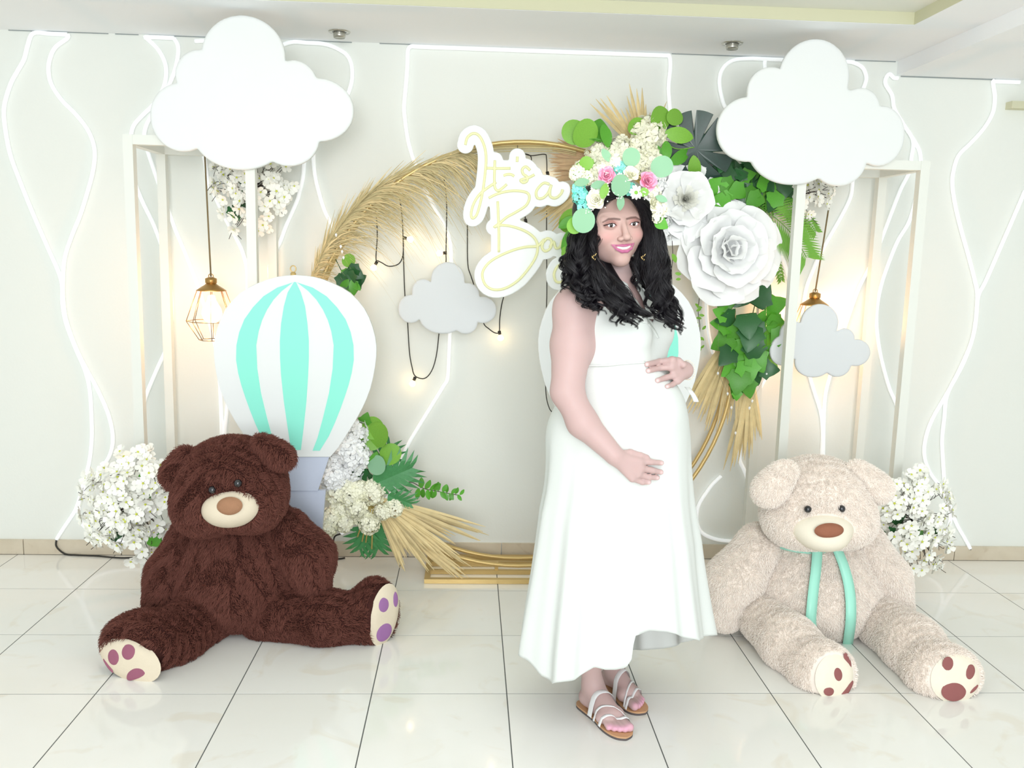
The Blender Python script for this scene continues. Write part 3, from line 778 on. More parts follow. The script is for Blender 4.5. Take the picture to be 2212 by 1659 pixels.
# --- brown bear
def Pq(px, py, Y): return at(px, py, Y)
hY = 3.22
hc_ = Pq(501, 1043, hY)
hr = (px_r(113, hY), .175, px_r(99, hY))
Rh = np.array([[cos(.12), 0, sin(.12)], [0, 1, 0], [-sin(.12), 0, cos(.12)]])
muz = Pq(500, 1094, hY - .135)
solL, nL = Pq(281, 1424, 2.875), np.array([-.22, -.93, .20])
solR, nR = Pq(830, 1328, 3.15), np.array([.68, -.73, .04])
fcL = solL - nL / np.linalg.norm(nL) * .055; fcL[2] = max(fcL[2], .098)
fcR = solR - nR / np.linalg.norm(nR) * .055
tor = Pq(512, 1205, 3.33)
avoid_face = [(muz + np.array([0, -.01, 0]), (px_r(62, 3.1), .13, px_r(42, 3.1)))]
avoid_L = [(solL, (.114, .06, .072))]
avoid_R = [(solR, (.075, .09, .118))]
brown = dict(base=(tor[0], 3.3, 0), lay=.75, curl=.7, parts=[
  ('torso', [E_((tor[0], 3.33, tor[2] + .02), (px_r(142, 3.33), .19, .25), k=0), E_((tor[0], 3.30, .14), (px_r(150, 3.3), .19, .14), k=.08),
             E_((tor[0] - .01, 3.33, tor[2] + .17), (.17, .13, .10), k=.08)], (0, -.2, -.8), ()),
  ('head', [E_(hc_, hr, Rh), E_(hc_ + np.array([-.092, -.05, -.075]), (.105, .12, .105), k=.05), E_(hc_ + np.array([.094, -.05, -.055]), (.105, .12, .105), k=.05),
            E_(muz + np.array([0, .05, 0]), (px_r(64, 3.1), .085, px_r(48, 3.1)), Rh, k=.04)], (.1, -.1, -.6), avoid_face),
  ('ear', [E_(Pq(392, 1010, hY - .02), (.050, .040, .080), np.array([[cos(.45), 0, -sin(.45)], [0, 1, 0], [sin(.45), 0, cos(.45)]])), E_(Pq(377, 1028, hY - .03), (.040, .034, .040), k=.04)], (-.3, 0, -.6), ()),
  ('ear', [E_(Pq(588, 974, hY - .06), (.080, .040, .038), np.array([[cos(.62), 0, -sin(.62)], [0, 1, 0], [sin(.62), 0, cos(.62)]])), E_(Pq(606, 987, hY - .07), (.040, .036, .036), k=.04)], (.3, 0, -.6), ()),
  ('arm', [C(Pq(420, 1165, 3.28), Pq(374, 1245, 3.26), .088, .085), C(Pq(374, 1245, 3.26), Pq(357, 1296, 3.22), .085, .072, k=.05)], (-.2, -.1, -.8), ()),
  ('arm', [C(Pq(618, 1148, 3.27), Pq(666, 1205, 3.25), .082, .086), C(Pq(666, 1205, 3.25), Pq(676, 1262, 3.21), .086, .060, k=.05)], (.2, -.1, -.8), ()),
  ('leg', [C(np.array(Pq(450, 1318, 3.24)), np.array(Pq(370, 1385, 3.04)), .115, .092), C(np.array(Pq(370, 1385, 3.04)), fcL + np.array([.01, .03, -.01]), .092, .088, k=.05),
           E_(fcL + np.array([0, .02, .0]), (.125, .10, .092), k=.04), flat_sole(solL, nL)], (-.4, -.5, -.3), avoid_L),
  ('leg', [C(np.array(Pq(580, 1318, 3.24)), np.array(Pq(700, 1335, 3.17)), .112, .088), C(np.array(Pq(700, 1335, 3.17)), fcR + np.array([-.02, .0, -.03]), .088, .085, k=.05),
           E_(fcR + np.array([-.005, 0, .0]), (.085, .090, .122), k=.04), flat_sole(solR, nR)], (.5, -.3, -.3), avoid_R),
])
root, bp = bear('large dark brown plush teddy bear sitting on the tiles at left', brown, M_BR, M_BRF, M_CREAM, M_NOSE1, .017, .0011, 95000)
hd = bp['head'][0]
mz = blob('muzzle', [E_(muz + np.array([0, .01, 0]), (px_r(69, 3.1), .092, px_r(47, 3.1)), Rh)], .006, M_CREAM, root)
disc('nose', Pq(496, 1093, muz[1] - .078), (-.03, -1, .10), px_r(28, 3.05), px_r(20, 3.05), .014, M_NOSE1, mz, .12)
for q, off in (((459, 1058), .0), ((514, 1044), .0)):
    blob('eye', [E_(Pq(q[0], q[1], hY - .178), .0145)], .003, M_EYE, root)
def sole(c, n, ru, rv, roll, cream, pads, pm):
    s = disc('sole_pad', c, n, ru, rv, .016, cream, root, roll)
    F = frame_to(n); u, v = F[:, 0], F[:, 1]; nn = F[:, 2]
    for (a, b, pr, pv, rl, kd) in pads:
        e = (a * cos(-roll) - b * sin(-roll), a * sin(-roll) + b * cos(-roll)); rr = math.hypot(e[0] / ru, e[1] / rv)
        zz = .016 * math.sqrt(max(0, 1 - min(rr, .97) ** 3))
        disc('toe_pad', np.array(c) + u * a + v * b + nn * (zz - .0015), n + (u * a + v * b) * 1.2, pr, pv, .003, pm, s, rl, kidney=kd)
sole(solL, nL, .121, .070, -.30, M_CREAM, [(-.054, .006, .023, .028, .35, 0), (.0, .026, .027, .027, .2, 0), (.034, -.040, .038, .019, .40, -.2), (-.075, -.028, .030, .006, -.75, 0)], M_PADP)
sole(solR, nR, .068, .118, -.22, M_CREAM, [(-.010, .045, .024, .029, 0, 0), (.044, .050, .014, .030, 0, 0), (-.012, -.062, .036, .034, .5, 0)], M_PADL)

# --- beige bear
hY = 3.20
hb = Pq(1762, 1082, hY)
muz = Pq(1778, 1143, hY - .165)
solL, nL = Pq(1803, 1462, 2.765), np.array([.30, -.92, .18])
solR, nR = Pq(2064, 1466, 2.725), np.array([.12, -.97, .20])
fcL = solL - nL / np.linalg.norm(nL) * .05; fcR = solR - nR / np.linalg.norm(nR) * .05
tb_ = Pq(1752, 1275, 3.30)
beige = dict(base=(tb_[0], 3.3, 0), lay=.75, curl=.4, parts=[
  ('torso', [E_((tb_[0], 3.32, tb_[2] + .02), (px_r(152, 3.3), .20, .25)), E_((tb_[0], 3.28, .13), (px_r(160, 3.3), .20, .13), k=.08), E_((tb_[0] - .02, 3.33, tb_[2] + .18), (.19, .14, .10), k=.08)], (0, -.2, -.8), ()),
  ('head', [E_(hb, (px_r(117, hY), .18, px_r(101, hY))), E_(hb + np.array([-.10, -.05, -.06]), (.115, .12, .10), k=.05), E_(hb + np.array([.10, -.05, -.06]), (.11, .12, .10), k=.05),
            E_(muz + np.array([0, .06, -.004]), (px_r(70, 3.1), .09, px_r(46, 3.1)), k=.05)], (0, -.1, -.5), [(muz + np.array([0, -.03, -.004]), (px_r(70, 3.1), .10, px_r(42, 3.1)))]),
  ('ear', [E_(Pq(1678, 1040, hY - .09), (.092, .04, .058), np.array([[cos(-.85), 0, -sin(-.85)], [0, 1, 0], [sin(-.85), 0, cos(-.85)]])), E_(Pq(1660, 1062, hY - .10), (.052, .04, .048), k=.05)], (-.3, 0, -.6), ()),
  ('ear', [E_(Pq(1872, 1038, hY - .05), (.100, .04, .052), np.array([[cos(.70), 0, -sin(.70)], [0, 1, 0], [sin(.70), 0, cos(.70)]])), E_(Pq(1893, 1056, hY - .055), (.055, .04, .045), k=.05)], (.3, 0, -.6), ()),
  ('arm', [C(Pq(1640, 1180, 3.27), Pq(1584, 1260, 3.24), .088, .098), C(Pq(1584, 1260, 3.24), Pq(1566, 1325, 3.22), .098, .070, k=.06)], (-.2, -.1, -.8), ()),
  ('arm', [C(Pq(1868, 1175, 3.29), Pq(1912, 1250, 3.27), .080, .082), C(Pq(1912, 1250, 3.27), Pq(1934, 1310, 3.22), .082, .066, k=.06)], (.2, -.1, -.8), ()),
  ('leg', [C(np.array(Pq(1648, 1338, 3.15)), np.array(Pq(1705, 1390, 2.98)), .088, .093), C(np.array(Pq(1705, 1390, 2.98)), fcL + np.array([-.01, .05, -.01]), .093, .095, k=.05), E_(fcL, (.105, .085, .100), rotz(-.4).T, k=.05), flat_sole(solL, nL)],
          (.3, -.5, -.3), [(solL, (.088, .075, .085))]),
  ('leg', [C(np.array(Pq(1908, 1348, 3.15)), np.array(Pq(1972, 1395, 2.96)), .098, .098), C(np.array(Pq(1972, 1395, 2.96)), fcR + np.array([-.02, .06, -.01]), .098, .098, k=.05), E_(fcR, (.118, .08, .098), k=.05), flat_sole(solR, nR)],
          (.3, -.5, -.3), [(solR, (.098, .06, .078))]),
])
root, bp = bear('large beige plush teddy bear with mint ribbon sitting on the tiles at right', beige, M_BE, M_BEF, M_CREAM2, M_NOSE2, .011, .0011, 90000)
mz = blob('muzzle', [E_(muz + np.array([0, .012, -.004]), (px_r(71, 3.05), .085, px_r(42, 3.05)), k=0), E_(muz + np.array([.004, -.01, -.03]), (px_r(48, 3.05), .07, px_r(28, 3.05)), k=.03)], .006, M_CREAM2, root)
disc('nose', Pq(1791, 1146, muz[1] - .071), (.06, -1, .14), px_r(35, 3.0), px_r(17, 3.0), .018, M_NOSE2, mz, .02)
for q in ((1745, 1100), (1818, 1099)):
    blob('eye', [E_(Pq(q[0], q[1], hY - .181), .0135)], .003, M_EYE, root)
sole(solL, nL, .083, .080, 0, M_CREAM2, [(-.036, -.040, .022, .016, -.2, 0), (.002, .012, .019, .026, .3, 0), (.052, .050, .012, .030, .35, 0), (.036, -.052, .045, .014, .75, 0)], M_PADB)
sole(solR, nR, .094, .082, 0, M_CREAM2, [(-.034, .052, .021, .026, -.1, 0), (.046, .022, .019, .027, -.4, 0), (-.018, -.038, .046, .033, -.1, 0), (.060, -.036, .022, .007, .6, 0)], M_PADB)
def ribbon(name, pts, w, m, parent):
    """flat satin band along points, width along x"""
    P = spline(pts, 6); vs, fs = [], []
    for i, p in enumerate(P):
        ww = w * (1 if not hasattr(w, '__len__') else 1)
        for a, dy in ((-.5, 0), (0, -.002), (.5, 0)): vs.append((p[0] + a * ww, p[1] + dy, p[2]))
        for a, dy in ((-.5, .0015), (0, -.0005), (.5, .0015)): vs.append((p[0] + a * ww, p[1] + dy, p[2]))
    for i in range(len(P) - 1):
        a, b = i * 6, (i + 1) * 6
        fs += [(a, a+1, b+1, b), (a+1, a+2, b+2, b+1), (a+3, b+3, b+4, a+4), (a+4, b+4, b+5, a+5), (a, b, b+3, a+3), (a+2, a+5, b+5, b+2)]
    return obj(name, vs, fs, m, parent, True)
def front_y(x, z, prims, y0=2.4, y1=3.4, off=.012):
    ys = np.arange(y0, y1, .004)
    d = sdf(prims, np.array([x]), ys, np.array([z]))
    k = np.argmax(d < off)
    return ys[k] if (d < off).any() else None
tp = beige['parts'][0][1]
for pts in ([(1766, 1188), (1763, 1230), (1758, 1270), (1754, 1310), (1752, 1345), (1757, 1372)], [(1806, 1180), (1822, 1220), (1833, 1260), (1838, 1300), (1838, 1340), (1834, 1375), (1830, 1400)]):
    w3 = []
    for (x, y) in pts:
        w = at(x, y, 3.1)
        for _ in range(3):
            fy = front_y(w[0], w[2], tp) or 3.1
            w = at(x, y, fy - .016)
        w3.append(w)
    ribbon('ribbon_tail', w3, .040, M_RIB, root)
cr = []
for a in np.linspace(0, 2 * pi, 26)[:-1]:
    cr.append((hb[0] - .005 + .152 * cos(a), 3.29 + .115 * sin(a), tb_[2] + .225 + .02 * sin(a)))
MB().tube(cr, .016, 8, closed=True, flat=(1.0, .35)).build('ribbon_collar', M_RIB, root, True)
# ------------------------------------------------------------------ flowers and foliage
M_PETAL = mat('white_petal', srgb(246, 246, 238), .6, spec=.25, rnd=.03)
M_PETALG = mat('white_paper_petal', srgb(244, 245, 244), .7, spec=.2, rnd=.03)
M_CREAMP = mat('cream_petal', srgb(248, 247, 226), .6, spec=.25, rnd=.03)
M_PINK = mat('pink_petal', srgb(246, 176, 202), .55, spec=.3, rnd=.06)
M_MINTP = mat('mint_petal', srgb(150, 236, 224), .6, spec=.25, rnd=.08)
M_STAMEN = mat('yellow_green_stamen', srgb(206, 214, 72), .6)
M_LEAFD = mat('dark_green_leaf', srgb(38, 92, 46), .38, spec=.5, var=.12, vscale=30, rnd=.22)
M_LEAF = mat('green_leaf', srgb(84, 156, 46), .42, spec=.45, var=.12, vscale=30, rnd=.25)
M_LEAFL = mat('light_green_leaf', srgb(122, 176, 62), .45, spec=.4, var=.08, vscale=25, rnd=.15)
M_EUCA = mat('eucalyptus_leaf', srgb(134, 178, 142), .55, spec=.3, rnd=.10)
M_MONST = mat('deep_green_leaf', srgb(22, 56, 44), .3, spec=.5, var=.2, vscale=20)
M_FERN = mat('fern_green', srgb(112, 166, 66), .5, spec=.35, rnd=.12)
M_PHILO = mat('blue_green_leaf', srgb(72, 140, 84), .42, spec=.4, var=.12, vscale=20)
M_STRAW = mat('dried_palm', srgb(220, 200, 152), .7, spec=.25, var=.10, vscale=30, rnd=.14)
M_STRAWR = mat('dried_palm_rosy', srgb(206, 176, 140), .7, spec=.25, var=.10, vscale=30, rnd=.14)
M_PAMPAS = mat('dried_frond', srgb(194, 180, 136), .75, spec=.2, var=.14, vscale=14)
M_TWIG = mat('dark_twig', srgb(70, 60, 56), .8)
M_STEMG = mat('straw_stem', srgb(190, 170, 96), .6)

def leaf_mesh(name, outline, m, fold=.15, curl=.15, veins=0):
    """leaf in XY (tip at +Y, length 1), mid-rib folded, bent along its length; outline is the right half [(x, y)]"""
    R_ = outline; n = len(R_)
    vs = []
    z = lambda x, y: fold * abs(x) - curl * (y - .3) ** 2
    for (x, y) in R_: vs.append((0, y, z(0, y)))
    for (x, y) in R_: vs.append((x, y, z(x, y)))
    for (x, y) in R_: vs.append((-x, y, z(x, y)))
    fs = []
    for i in range(n - 1):
        fs.append((i, n + i, n + i + 1, i + 1)); fs.append((i, i + 1, 2*n + i + 1, 2*n + i))
    return mesh(name, vs, fs, m, True)
IVY = [(.02,-.02),(.34,-.14),(.30,.10),(.62,.22),(.36,.42),(.26,.62),(.0,1.0)]
IVY = [(.0,.0),(.20,-.10),(.40,-.06),(.44,.14),(.58,.34),(.40,.48),(.28,.70),(.10,.92),(.0,1.0)]
HEART = [(.0,.0),(.14,-.10),(.32,-.10),(.46,.04),(.51,.22),(.47,.42),(.36,.62),(.20,.82),(.08,.95),(.0,1.0)]
ROUND = [(.0,.0),(.10,.01),(.22,.05),(.34,.14),(.43,.27),(.47,.42),(.47,.58),(.43,.73),(.34,.86),(.22,.95),(.10,.99),(.0,1.0)]
OVAL = [(.0,.0),(.08,.05),(.16,.15),(.23,.30),(.26,.46),(.25,.62),(.19,.78),(.10,.92),(.0,1.0)]
L_IVYD = leaf_mesh('ivy_leaf', IVY, M_LEAFD, .18, .25)
L_IVY = leaf_mesh('ivy_leaf', IVY, M_LEAF, .18, .25)
L_HEART = leaf_mesh('heart_leaf', HEART, M_LEAF, .12, .2)
L_LIGHT = leaf_mesh('light_leaf', ROUND, M_LEAFL, .10, .15)
L_EUC = leaf_mesh('eucalyptus_leaf', ROUND, M_EUCA, .06, .15)
L_OVAL = leaf_mesh('oval_leaf', OVAL, M_LEAFL, .2, .2)
L_OVALD = leaf_mesh('oval_leaf', OVAL, M_LEAF, .2, .2)
L_OVALE = leaf_mesh('oval_leaf', OVAL, M_EUCA, .1, .2)
def facing(ang, tilt=0., yaw=0.):
    """rotation of a flat piece that lies in XY: its face to the camera side (-Y), its +Y axis at ang (deg, from straight up, clockwise seen from the front)"""
    return Matrix.Rotation(yaw, 3, 'Z') @ Matrix.Rotation(pi / 2 + tilt, 3, 'X') @ Matrix.Rotation(-radians(ang), 3, 'Z')
def put(name, me, parent, px, py, Y, size_px, ang, tilt=None, yaw=None, asp=1.0):
    s = size_px * mpp(Y)
    Rm = facing(ang, RNG.uniform(-.4, .4) if tilt is None else tilt, RNG.uniform(-.45, .45) if yaw is None else yaw)
    M = Matrix.Translation(Vector(at(px, py, Y))) @ Rm.to_4x4() @ Matrix.Diagonal((s * asp, s, s, 1))
    return inst(name, me, parent, M)

def petal_mesh(name, m, w=.9, cup=.35, ruff=.05, nu=6, nv=5, seed=0):
    """rounded petal from the origin along +Y (length 1), cupped towards +Z"""
    R_ = random.Random(seed); vs = []; ph = [R_.uniform(0, 6) for _ in range(3)]
    for j in range(nv + 1):
        v = j / nv
        for i in range(nu + 1):
            u = i / nu * 2 - 1
            wd = w * .5 * (math.sin(min(v * 1.15 + .12, 1) * pi / 2)) * (1 if v < .99 else .82)
            y = v * (1 - .18 * u * u * v)
            z = cup * (u * u * .45 + (v - .15) ** 2 * .75 - .08 * v) + ruff * v * v * sin(u * 5 + ph[0]) + ruff * .7 * v * cos(u * 9 + ph[1])
            if v > .85: z -= (v - .85) * 1.1
            vs.append((u * wd, y, z))
    fs = [(j*(nu+1)+i, j*(nu+1)+i+1, (j+1)*(nu+1)+i+1, (j+1)*(nu+1)+i) for j in range(nv) for i in range(nu)]
    return mesh(name, vs, fs, m, True)
def flower(root, c, R, rings, pets, n=(0, -1, 0), name='petal', seed=3, hold=None):
    """rings of petals: (count, length, opening angle from the axis, start radius, lift)"""
    F = Matrix([[float(x) for x in r] for r in frame_to(n)])
    rg = random.Random(seed)
    for k, (cnt, ln, op, r0, lift) in enumerate(rings):
        off = rg.uniform(0, 6)
        for i in range(cnt):
            a = off + 2 * pi * i / cnt + rg.uniform(-.14, .14)
            o = op + rg.uniform(-.10, .10)
            # petal axis: lifts from the flower axis by o
            Rp = Matrix.Rotation(a, 3, 'Z') @ Matrix.Rotation(pi / 2 - o, 3, 'X')
            p = Matrix.Rotation(a, 3, 'Z') @ Vector((0, r0 * R, lift * R))
            s = ln * R * rg.uniform(.92, 1.08)
            M = Matrix.Translation(Vector([float(x) for x in c]) + F @ p) @ (F @ Rp).to_4x4() @ Matrix.Diagonal((s, s, s, 1))
            inst(name, pets[rg.randrange(len(pets))], root, M)
GP = [petal_mesh('petal', M_PETALG, 1.22, .40, .045, 8, 6, seed=s) for s in range(3)]

# floret clusters (hydrangea heads): one joined mesh per head
def florets(name, c, R, m, parent, n=60, fs=.30, sq=(1, .75, 1), seed=1, kind='stuff', four=4):
    rg = random.Random(seed); mb = MB()
    for i in range(n):
        z = 1 - 2 * (i + .5) / n; a = i * 2.39996 + rg.uniform(-.2, .2); r = math.sqrt(1 - z * z)
        d = np.array([r * cos(a), r * sin(a), z])
        if d[1] > .55: continue
        F = frame_to(d + np.array([rg.uniform(-.25, .25) for _ in range(3)]), (rg.uniform(-1, 1), rg.uniform(-1, 1), rg.uniform(-1, 1)))
        q = np.array(c) + d * np.array(sq) * R * rg.uniform(.86, 1.04)
        s = fs * R * rg.uniform(.85, 1.2)
        vs = [q - F[:, 2] * s * .12]; fcs = []
        for k in range(four):
            a0 = 2 * pi * k / four
            for (rr, da, zz) in ((.78, -.70, .08), (1.0, -.32, .15), (1.0, .32, .15), (.78, .70, .08)):
                vs.append(q + s * (F[:, 0] * rr * cos(a0 + da) + F[:, 1] * rr * sin(a0 + da) + F[:, 2] * zz))
            b = 1 + 4 * k; fcs += [(0, b, b + 1, b + 2), (0, b + 2, b + 3)]
        mb.add(vs, fcs)
    o = mb.build(name, m, parent, True, kind)
    return o

# --- blossom clusters
def blossom_mesh(nm, seed):
    rg = random.Random(seed); vs, fs, fm = [], [], []
    for k in range(5):
        a0 = 2 * pi * k / 5 + rg.uniform(-.1, .1); b = len(vs); lift = rg.uniform(.15, .5)
        for (r, da, z) in ((.08, 0, 0), (.60, -.66, lift*.5), (.96, -.42, lift), (1.04, 0, lift*.85), (.96, .42, lift), (.60, .66, lift*.5)):
            vs.append((r * cos(a0 + da), r * sin(a0 + da), z))
        fs += [(b, b+1, b+2, b+3), (b, b+3, b+4, b+5)]; fm += [0, 0]
    b = len(vs); vs += [(.17 * cos(a), .17 * sin(a), .10) for a in np.linspace(0, 2*pi, 7)[:-1]] + [(0, 0, .26)]
    fs += [(b+i, b+(i+1) % 6, b+6) for i in range(6)]; fm += [1] * 6
    me = mesh(nm, vs, fs, [M_PETAL, M_STAMEN], True, fm)
    return me
BL = [blossom_mesh('blossom', s) for s in range(4)]
def bouquet(px, py, rx, ry, Y, n, size, label, seed, dip=0., leaves=5, pts=None):
    rg = random.Random(seed)
    c = at(px, py, Y)
    t = empty('blossom_cluster', c, label, 'artificial flowers', 'white cherry blossom clusters')
    tw = MB(); k = 0; tries = 0
    hub = at(px, py, Y + .05)
    while k < n and tries < 4000:
        tries += 1
        u, v = rg.uniform(-1, 1), rg.uniform(-1, 1); rr = u*u + v*v
        if pts is None:
            if rr > 1 or (rr > .72 and rg.random() < .45): continue
            x, y = px + u * rx, py + v * ry
        else:
            x, y = px + u * rx, py + v * ry
            if not pts(u, v, rg): continue
        dep = Y - .13 * math.sqrt(max(0, 1 - min(rr, 1))) * rg.uniform(.45, 1.0)
        p = at(x, y, dep); p[2] = max(p[2], .03)
        d = np.array([u * .9, -1.0 + .3 * rr, -v * .7]) + np.array([rg.uniform(-.5, .5) for _ in range(3)])
        F = frame_to(d, (rg.uniform(-1, 1), .2, rg.uniform(-1, 1)))
        s = size * mpp(Y) * rg.uniform(.8, 1.2)
        inst('blossom', BL[rg.randrange(4)], t, M4(F, p, s))
        if k % 2 == 0:
            q = p - F[:, 2] * .02; mid = (q + hub) / 2 + np.array([0, .02, 0]) + np.array([rg.uniform(-.02, .02) for _ in range(3)])
            tw.tube(spline([hub, mid, q, p + np.array([rg.uniform(-.035, .035), -.004, rg.uniform(-.045, .015)])], 3), .0013, 4)
        k += 1
    tw.build('twigs', M_TWIG, t, True, 'stuff')
    for _ in range(leaves):
        x, y = px + rg.uniform(-.6, .6) * rx, py + rg.uniform(-.6, .6) * ry
        put('leaf', rg.choice([L_HEART, L_IVYD, L_IVYD]), t, x, y, Y - .05, 34, rg.uniform(-160, 160))
def low_l(u, v, rg):
    if v > .75: return abs(u - .25) < .4 and rg.random() < .45
    if v < -.7: return abs(u) < .35 and rg.random() < .6
    return u*u + (v * 1.05)**2 < 1 and rg.random() < .9
bouquet(283, 1090, 112, 124, 3.50, 190, 15, 'white blossom cluster on the floor beside the brown bear', 3, leaves=7, pts=low_l)
bouquet(1972, 1122, 98, 112, 3.50, 165, 14.5, 'white blossom cluster on the floor beside the beige bear', 4, leaves=6, pts=low_l)
def hang(u, v, rg):
    return abs(u + .1 * v) < .95 - .55 * max(v, 0) and rg.random() < (.95 if v < .3 else .55)
bouquet(548, 408, 98, 92, 3.93, 130, 12.5, 'white blossom cluster hanging under the left cloud', 5, leaves=3, pts=hang)
bouquet(1722, 425, 82, 62, 3.93, 90, 12, 'white blossom cluster hanging under the right cloud', 6, leaves=2, pts=hang)

# --- dried palm fans
def palm_fan(root, px, py, Y, a0, a1, n, lf, w_px, m, seed, bend=0., spread=.06, name='blade', origin_w=0.):
    """stiff dried blades radiating from a point; angles in degrees clockwise from straight up"""
    rg = random.Random(seed); s = mpp(Y)
    for i in range(n):
        tt = (i + .5) / n; a = radians(a0 + (a1 - a0) * tt + rg.uniform(-1.5, 1.5)); L = lf(tt) * rg.uniform(.9, 1.06) * s
        o = at(px + origin_w * (tt - .5), py, Y + rg.uniform(-.004, .004))
        d = np.array([sin(a), rg.uniform(-spread, spread * .3), cos(a)]); side = np.array([cos(a), 0, -sin(a)])
        w = w_px * s * rg.uniform(.8, 1.2); vs = []; K = 4
        for k in range(K + 1):
            v = k / K; ww = w * (.35 + 1.5 * v * (1 - v) * 1.7) * (1 if k < K else .25)
            q = o + d * L * v + np.array([0, 0, -bend * L * v * v]) + np.array([0, -.012 * (1 if i % 2 else .2) * v, 0])
            vs += [q - side * ww / 2, q + np.array([0, -ww * .35, 0]), q + side * ww / 2]
        fs = []
        for k in range(K): b = 3 * k; fs += [(b, b+1, b+4, b+3), (b+1, b+2, b+5, b+4)]
        obj(name, vs, fs, m, root)
t = empty('palm_fan', at(1606, 700, 3.90), 'dried palm fan hanging below the ivy on the right of the arch, fuller one', 'dried palm leaf', 'dried palm fans on the right of the arch')
palm_fan(t, 1600, 690, 3.90, 178, 214, 20, lambda u: 215 + 20 * sin(u * 3), 12, M_STRAW, 1, .05)
t = empty('palm_fan', at(1625, 830, 3.88), 'narrow dried palm fan drooping below the fuller one on the right of the arch', 'dried palm leaf', 'dried palm fans on the right of the arch')
palm_fan(t, 1622, 800, 3.89, 166, 192, 15, lambda u: (150 if u < .35 else 190) + 90 * max(0, u - .55), 10, M_STRAW, 2, .0)
# --- ivy falling on the right of the ring
t = empty('ivy_bunch', at(1620, 740, 3.83), 'bunch of green ivy leaves hanging on the right of the arch', 'artificial ivy')
MB().tube(spline([at(*q, 3.86) for q in ((1635, 640), (1622, 700), (1618, 760), (1605, 820), (1597, 850))], 5), .003, 5).build('vine', M_LEAFD, t, True)
MB().tube(spline([at(*q, 3.85) for q in ((1640, 700), (1658, 750), (1650, 785), (1628, 786))], 5), .0018, 5).build('vine', M_LEAFD, t, True)
IV = [(1644,636,40,-30,1),(1632,628,34,40,1),(1580,668,46,-60,1),(1604,664,48,-20,0),(1632,664,52,30,0),(1655,672,48,70,2),(1586,690,44,-110,0),(1612,690,52,170,0),(1640,692,52,130,1),(1660,700,42,110,2),
      (1578,712,44,-80,2),(1600,716,46,-150,1),(1625,716,54,-170,0),(1650,718,52,100,1),(1668,735,40,90,1),(1582,738,50,-120,1),(1606,742,50,160,2),(1628,744,50,175,0),(1648,746,44,120,1),
      (1580,764,44,-140,0),(1603,766,50,-160,2),(1626,768,50,150,1),(1646,768,40,100,2),(1590,790,46,-130,1),(1612,790,50,170,1),(1634,788,44,130,0),(1652,790,42,110,1),(1600,812,50,-170,2),
      (1620,806,44,150,0),(1643,805,40,90,0),(1596,834,38,-160,2),(1612,830,40,165,1),(1592,852,22,180,2),(1664,722,36,60,2),(1570,690,36,-70,1),(1590,776,38,-60,1),(1614,728,42,60,2),(1640,730,42,-40,0)]
for i, (x, y, s, a, m_) in enumerate(IV):
    put('ivy_leaf', (L_IVYD, L_IVY, L_HEART)[m_] if m_ < 2 else L_IVY, t, x, y - 8, 3.84 - .035 * ((i * 7) % 5) / 4, s * 1.05, a)
# --- thin hanging vines
t = empty('trailing_vine', at(1505, 700, 3.90), 'thin yellow-green trailing vine hanging under the large white flower', 'artificial vine', 'thin trailing vines under the white flowers')
MB().tube(spline([at(*q, 3.9) for q in ((1513, 630), (1508, 670), (1512, 710), (1506, 750), (1509, 770))], 5), .0016, 5).build('stem', M_TWIG, t, True)
for i in range(16): put('leaf', L_OVAL, t, 1509 + RNG.uniform(-8, 8), 640 + i * 8, 3.893, 12, RNG.uniform(-140, 140))
t = empty('trailing_vine', at(1449, 600, 3.9), "thin yellow-green trailing vine hanging beside the woman's hair", 'artificial vine', 'thin trailing vines under the white flowers')
MB().tube(spline([at(*q, 3.7) for q in ((1452, 520), (1453, 560), (1448, 600), (1449, 630), (1446, 650))], 5), .0016, 5).build('stem', M_TWIG, t, True)
for x, y, s, a in ((1452,548,22,150),(1447,560,16,-120),(1458,590,14,100),(1449,632,26,175),(1460,604,12,80)): put('leaf', L_OVAL, t, x, y, 3.693, s, a)

# --- the two giant paper flowers
def giant(px, py, R_px, Y, n, label, seed, rings):
    c = at(px, py, Y); R = R_px * mpp(Y)
    t = empty('paper_flower', c, label, 'paper flower', 'giant white paper flowers')
    F = frame_to(n)
    MB().lathe([(.0005, -.01), (R * .35, -.006), (R * .35, 0), (.0005, .004)], (0, 0, 0), 16)
    d = [np.array(c) + F[:, 0] * R * .4 * cos(a) + F[:, 1] * R * .4 * sin(a) - F[:, 2] * R * .06 for a in np.linspace(0, 2*pi, 17)[:-1]]
    obj('backing', d + [np.array(c) - F[:, 2] * R * .12], [(i, (i+1) % 16, 16) for i in range(16)], M_PETALG, t)
    flower(t, c, R, rings, GP, n, seed=seed)
    return t, c, R
giant(1570, 540, 112, 3.80, (.06, -1, .06), 'largest white paper rose at the right of the arch flowers', 5,
      [(7, .86, 1.50, .20, -.06), (6, .80, 1.34, .16, .0), (6, .68, 1.12, .11, .06), (5, .56, .84, .07, .09), (4, .44, .50, .05, .10), (3, .36, .22, .03, .10)])
t, c, R = giant(1478, 432, 92, 3.82, (-.05, -1, .1), 'white paper flower with fringed centre directly behind the flower crown', 9,
      [(7, .88, 1.5, .20, -.06), (6, .78, 1.30, .16, .0), (5, .62, 1.0, .12, .05)])
rg = random.Random(2); fr = MB()
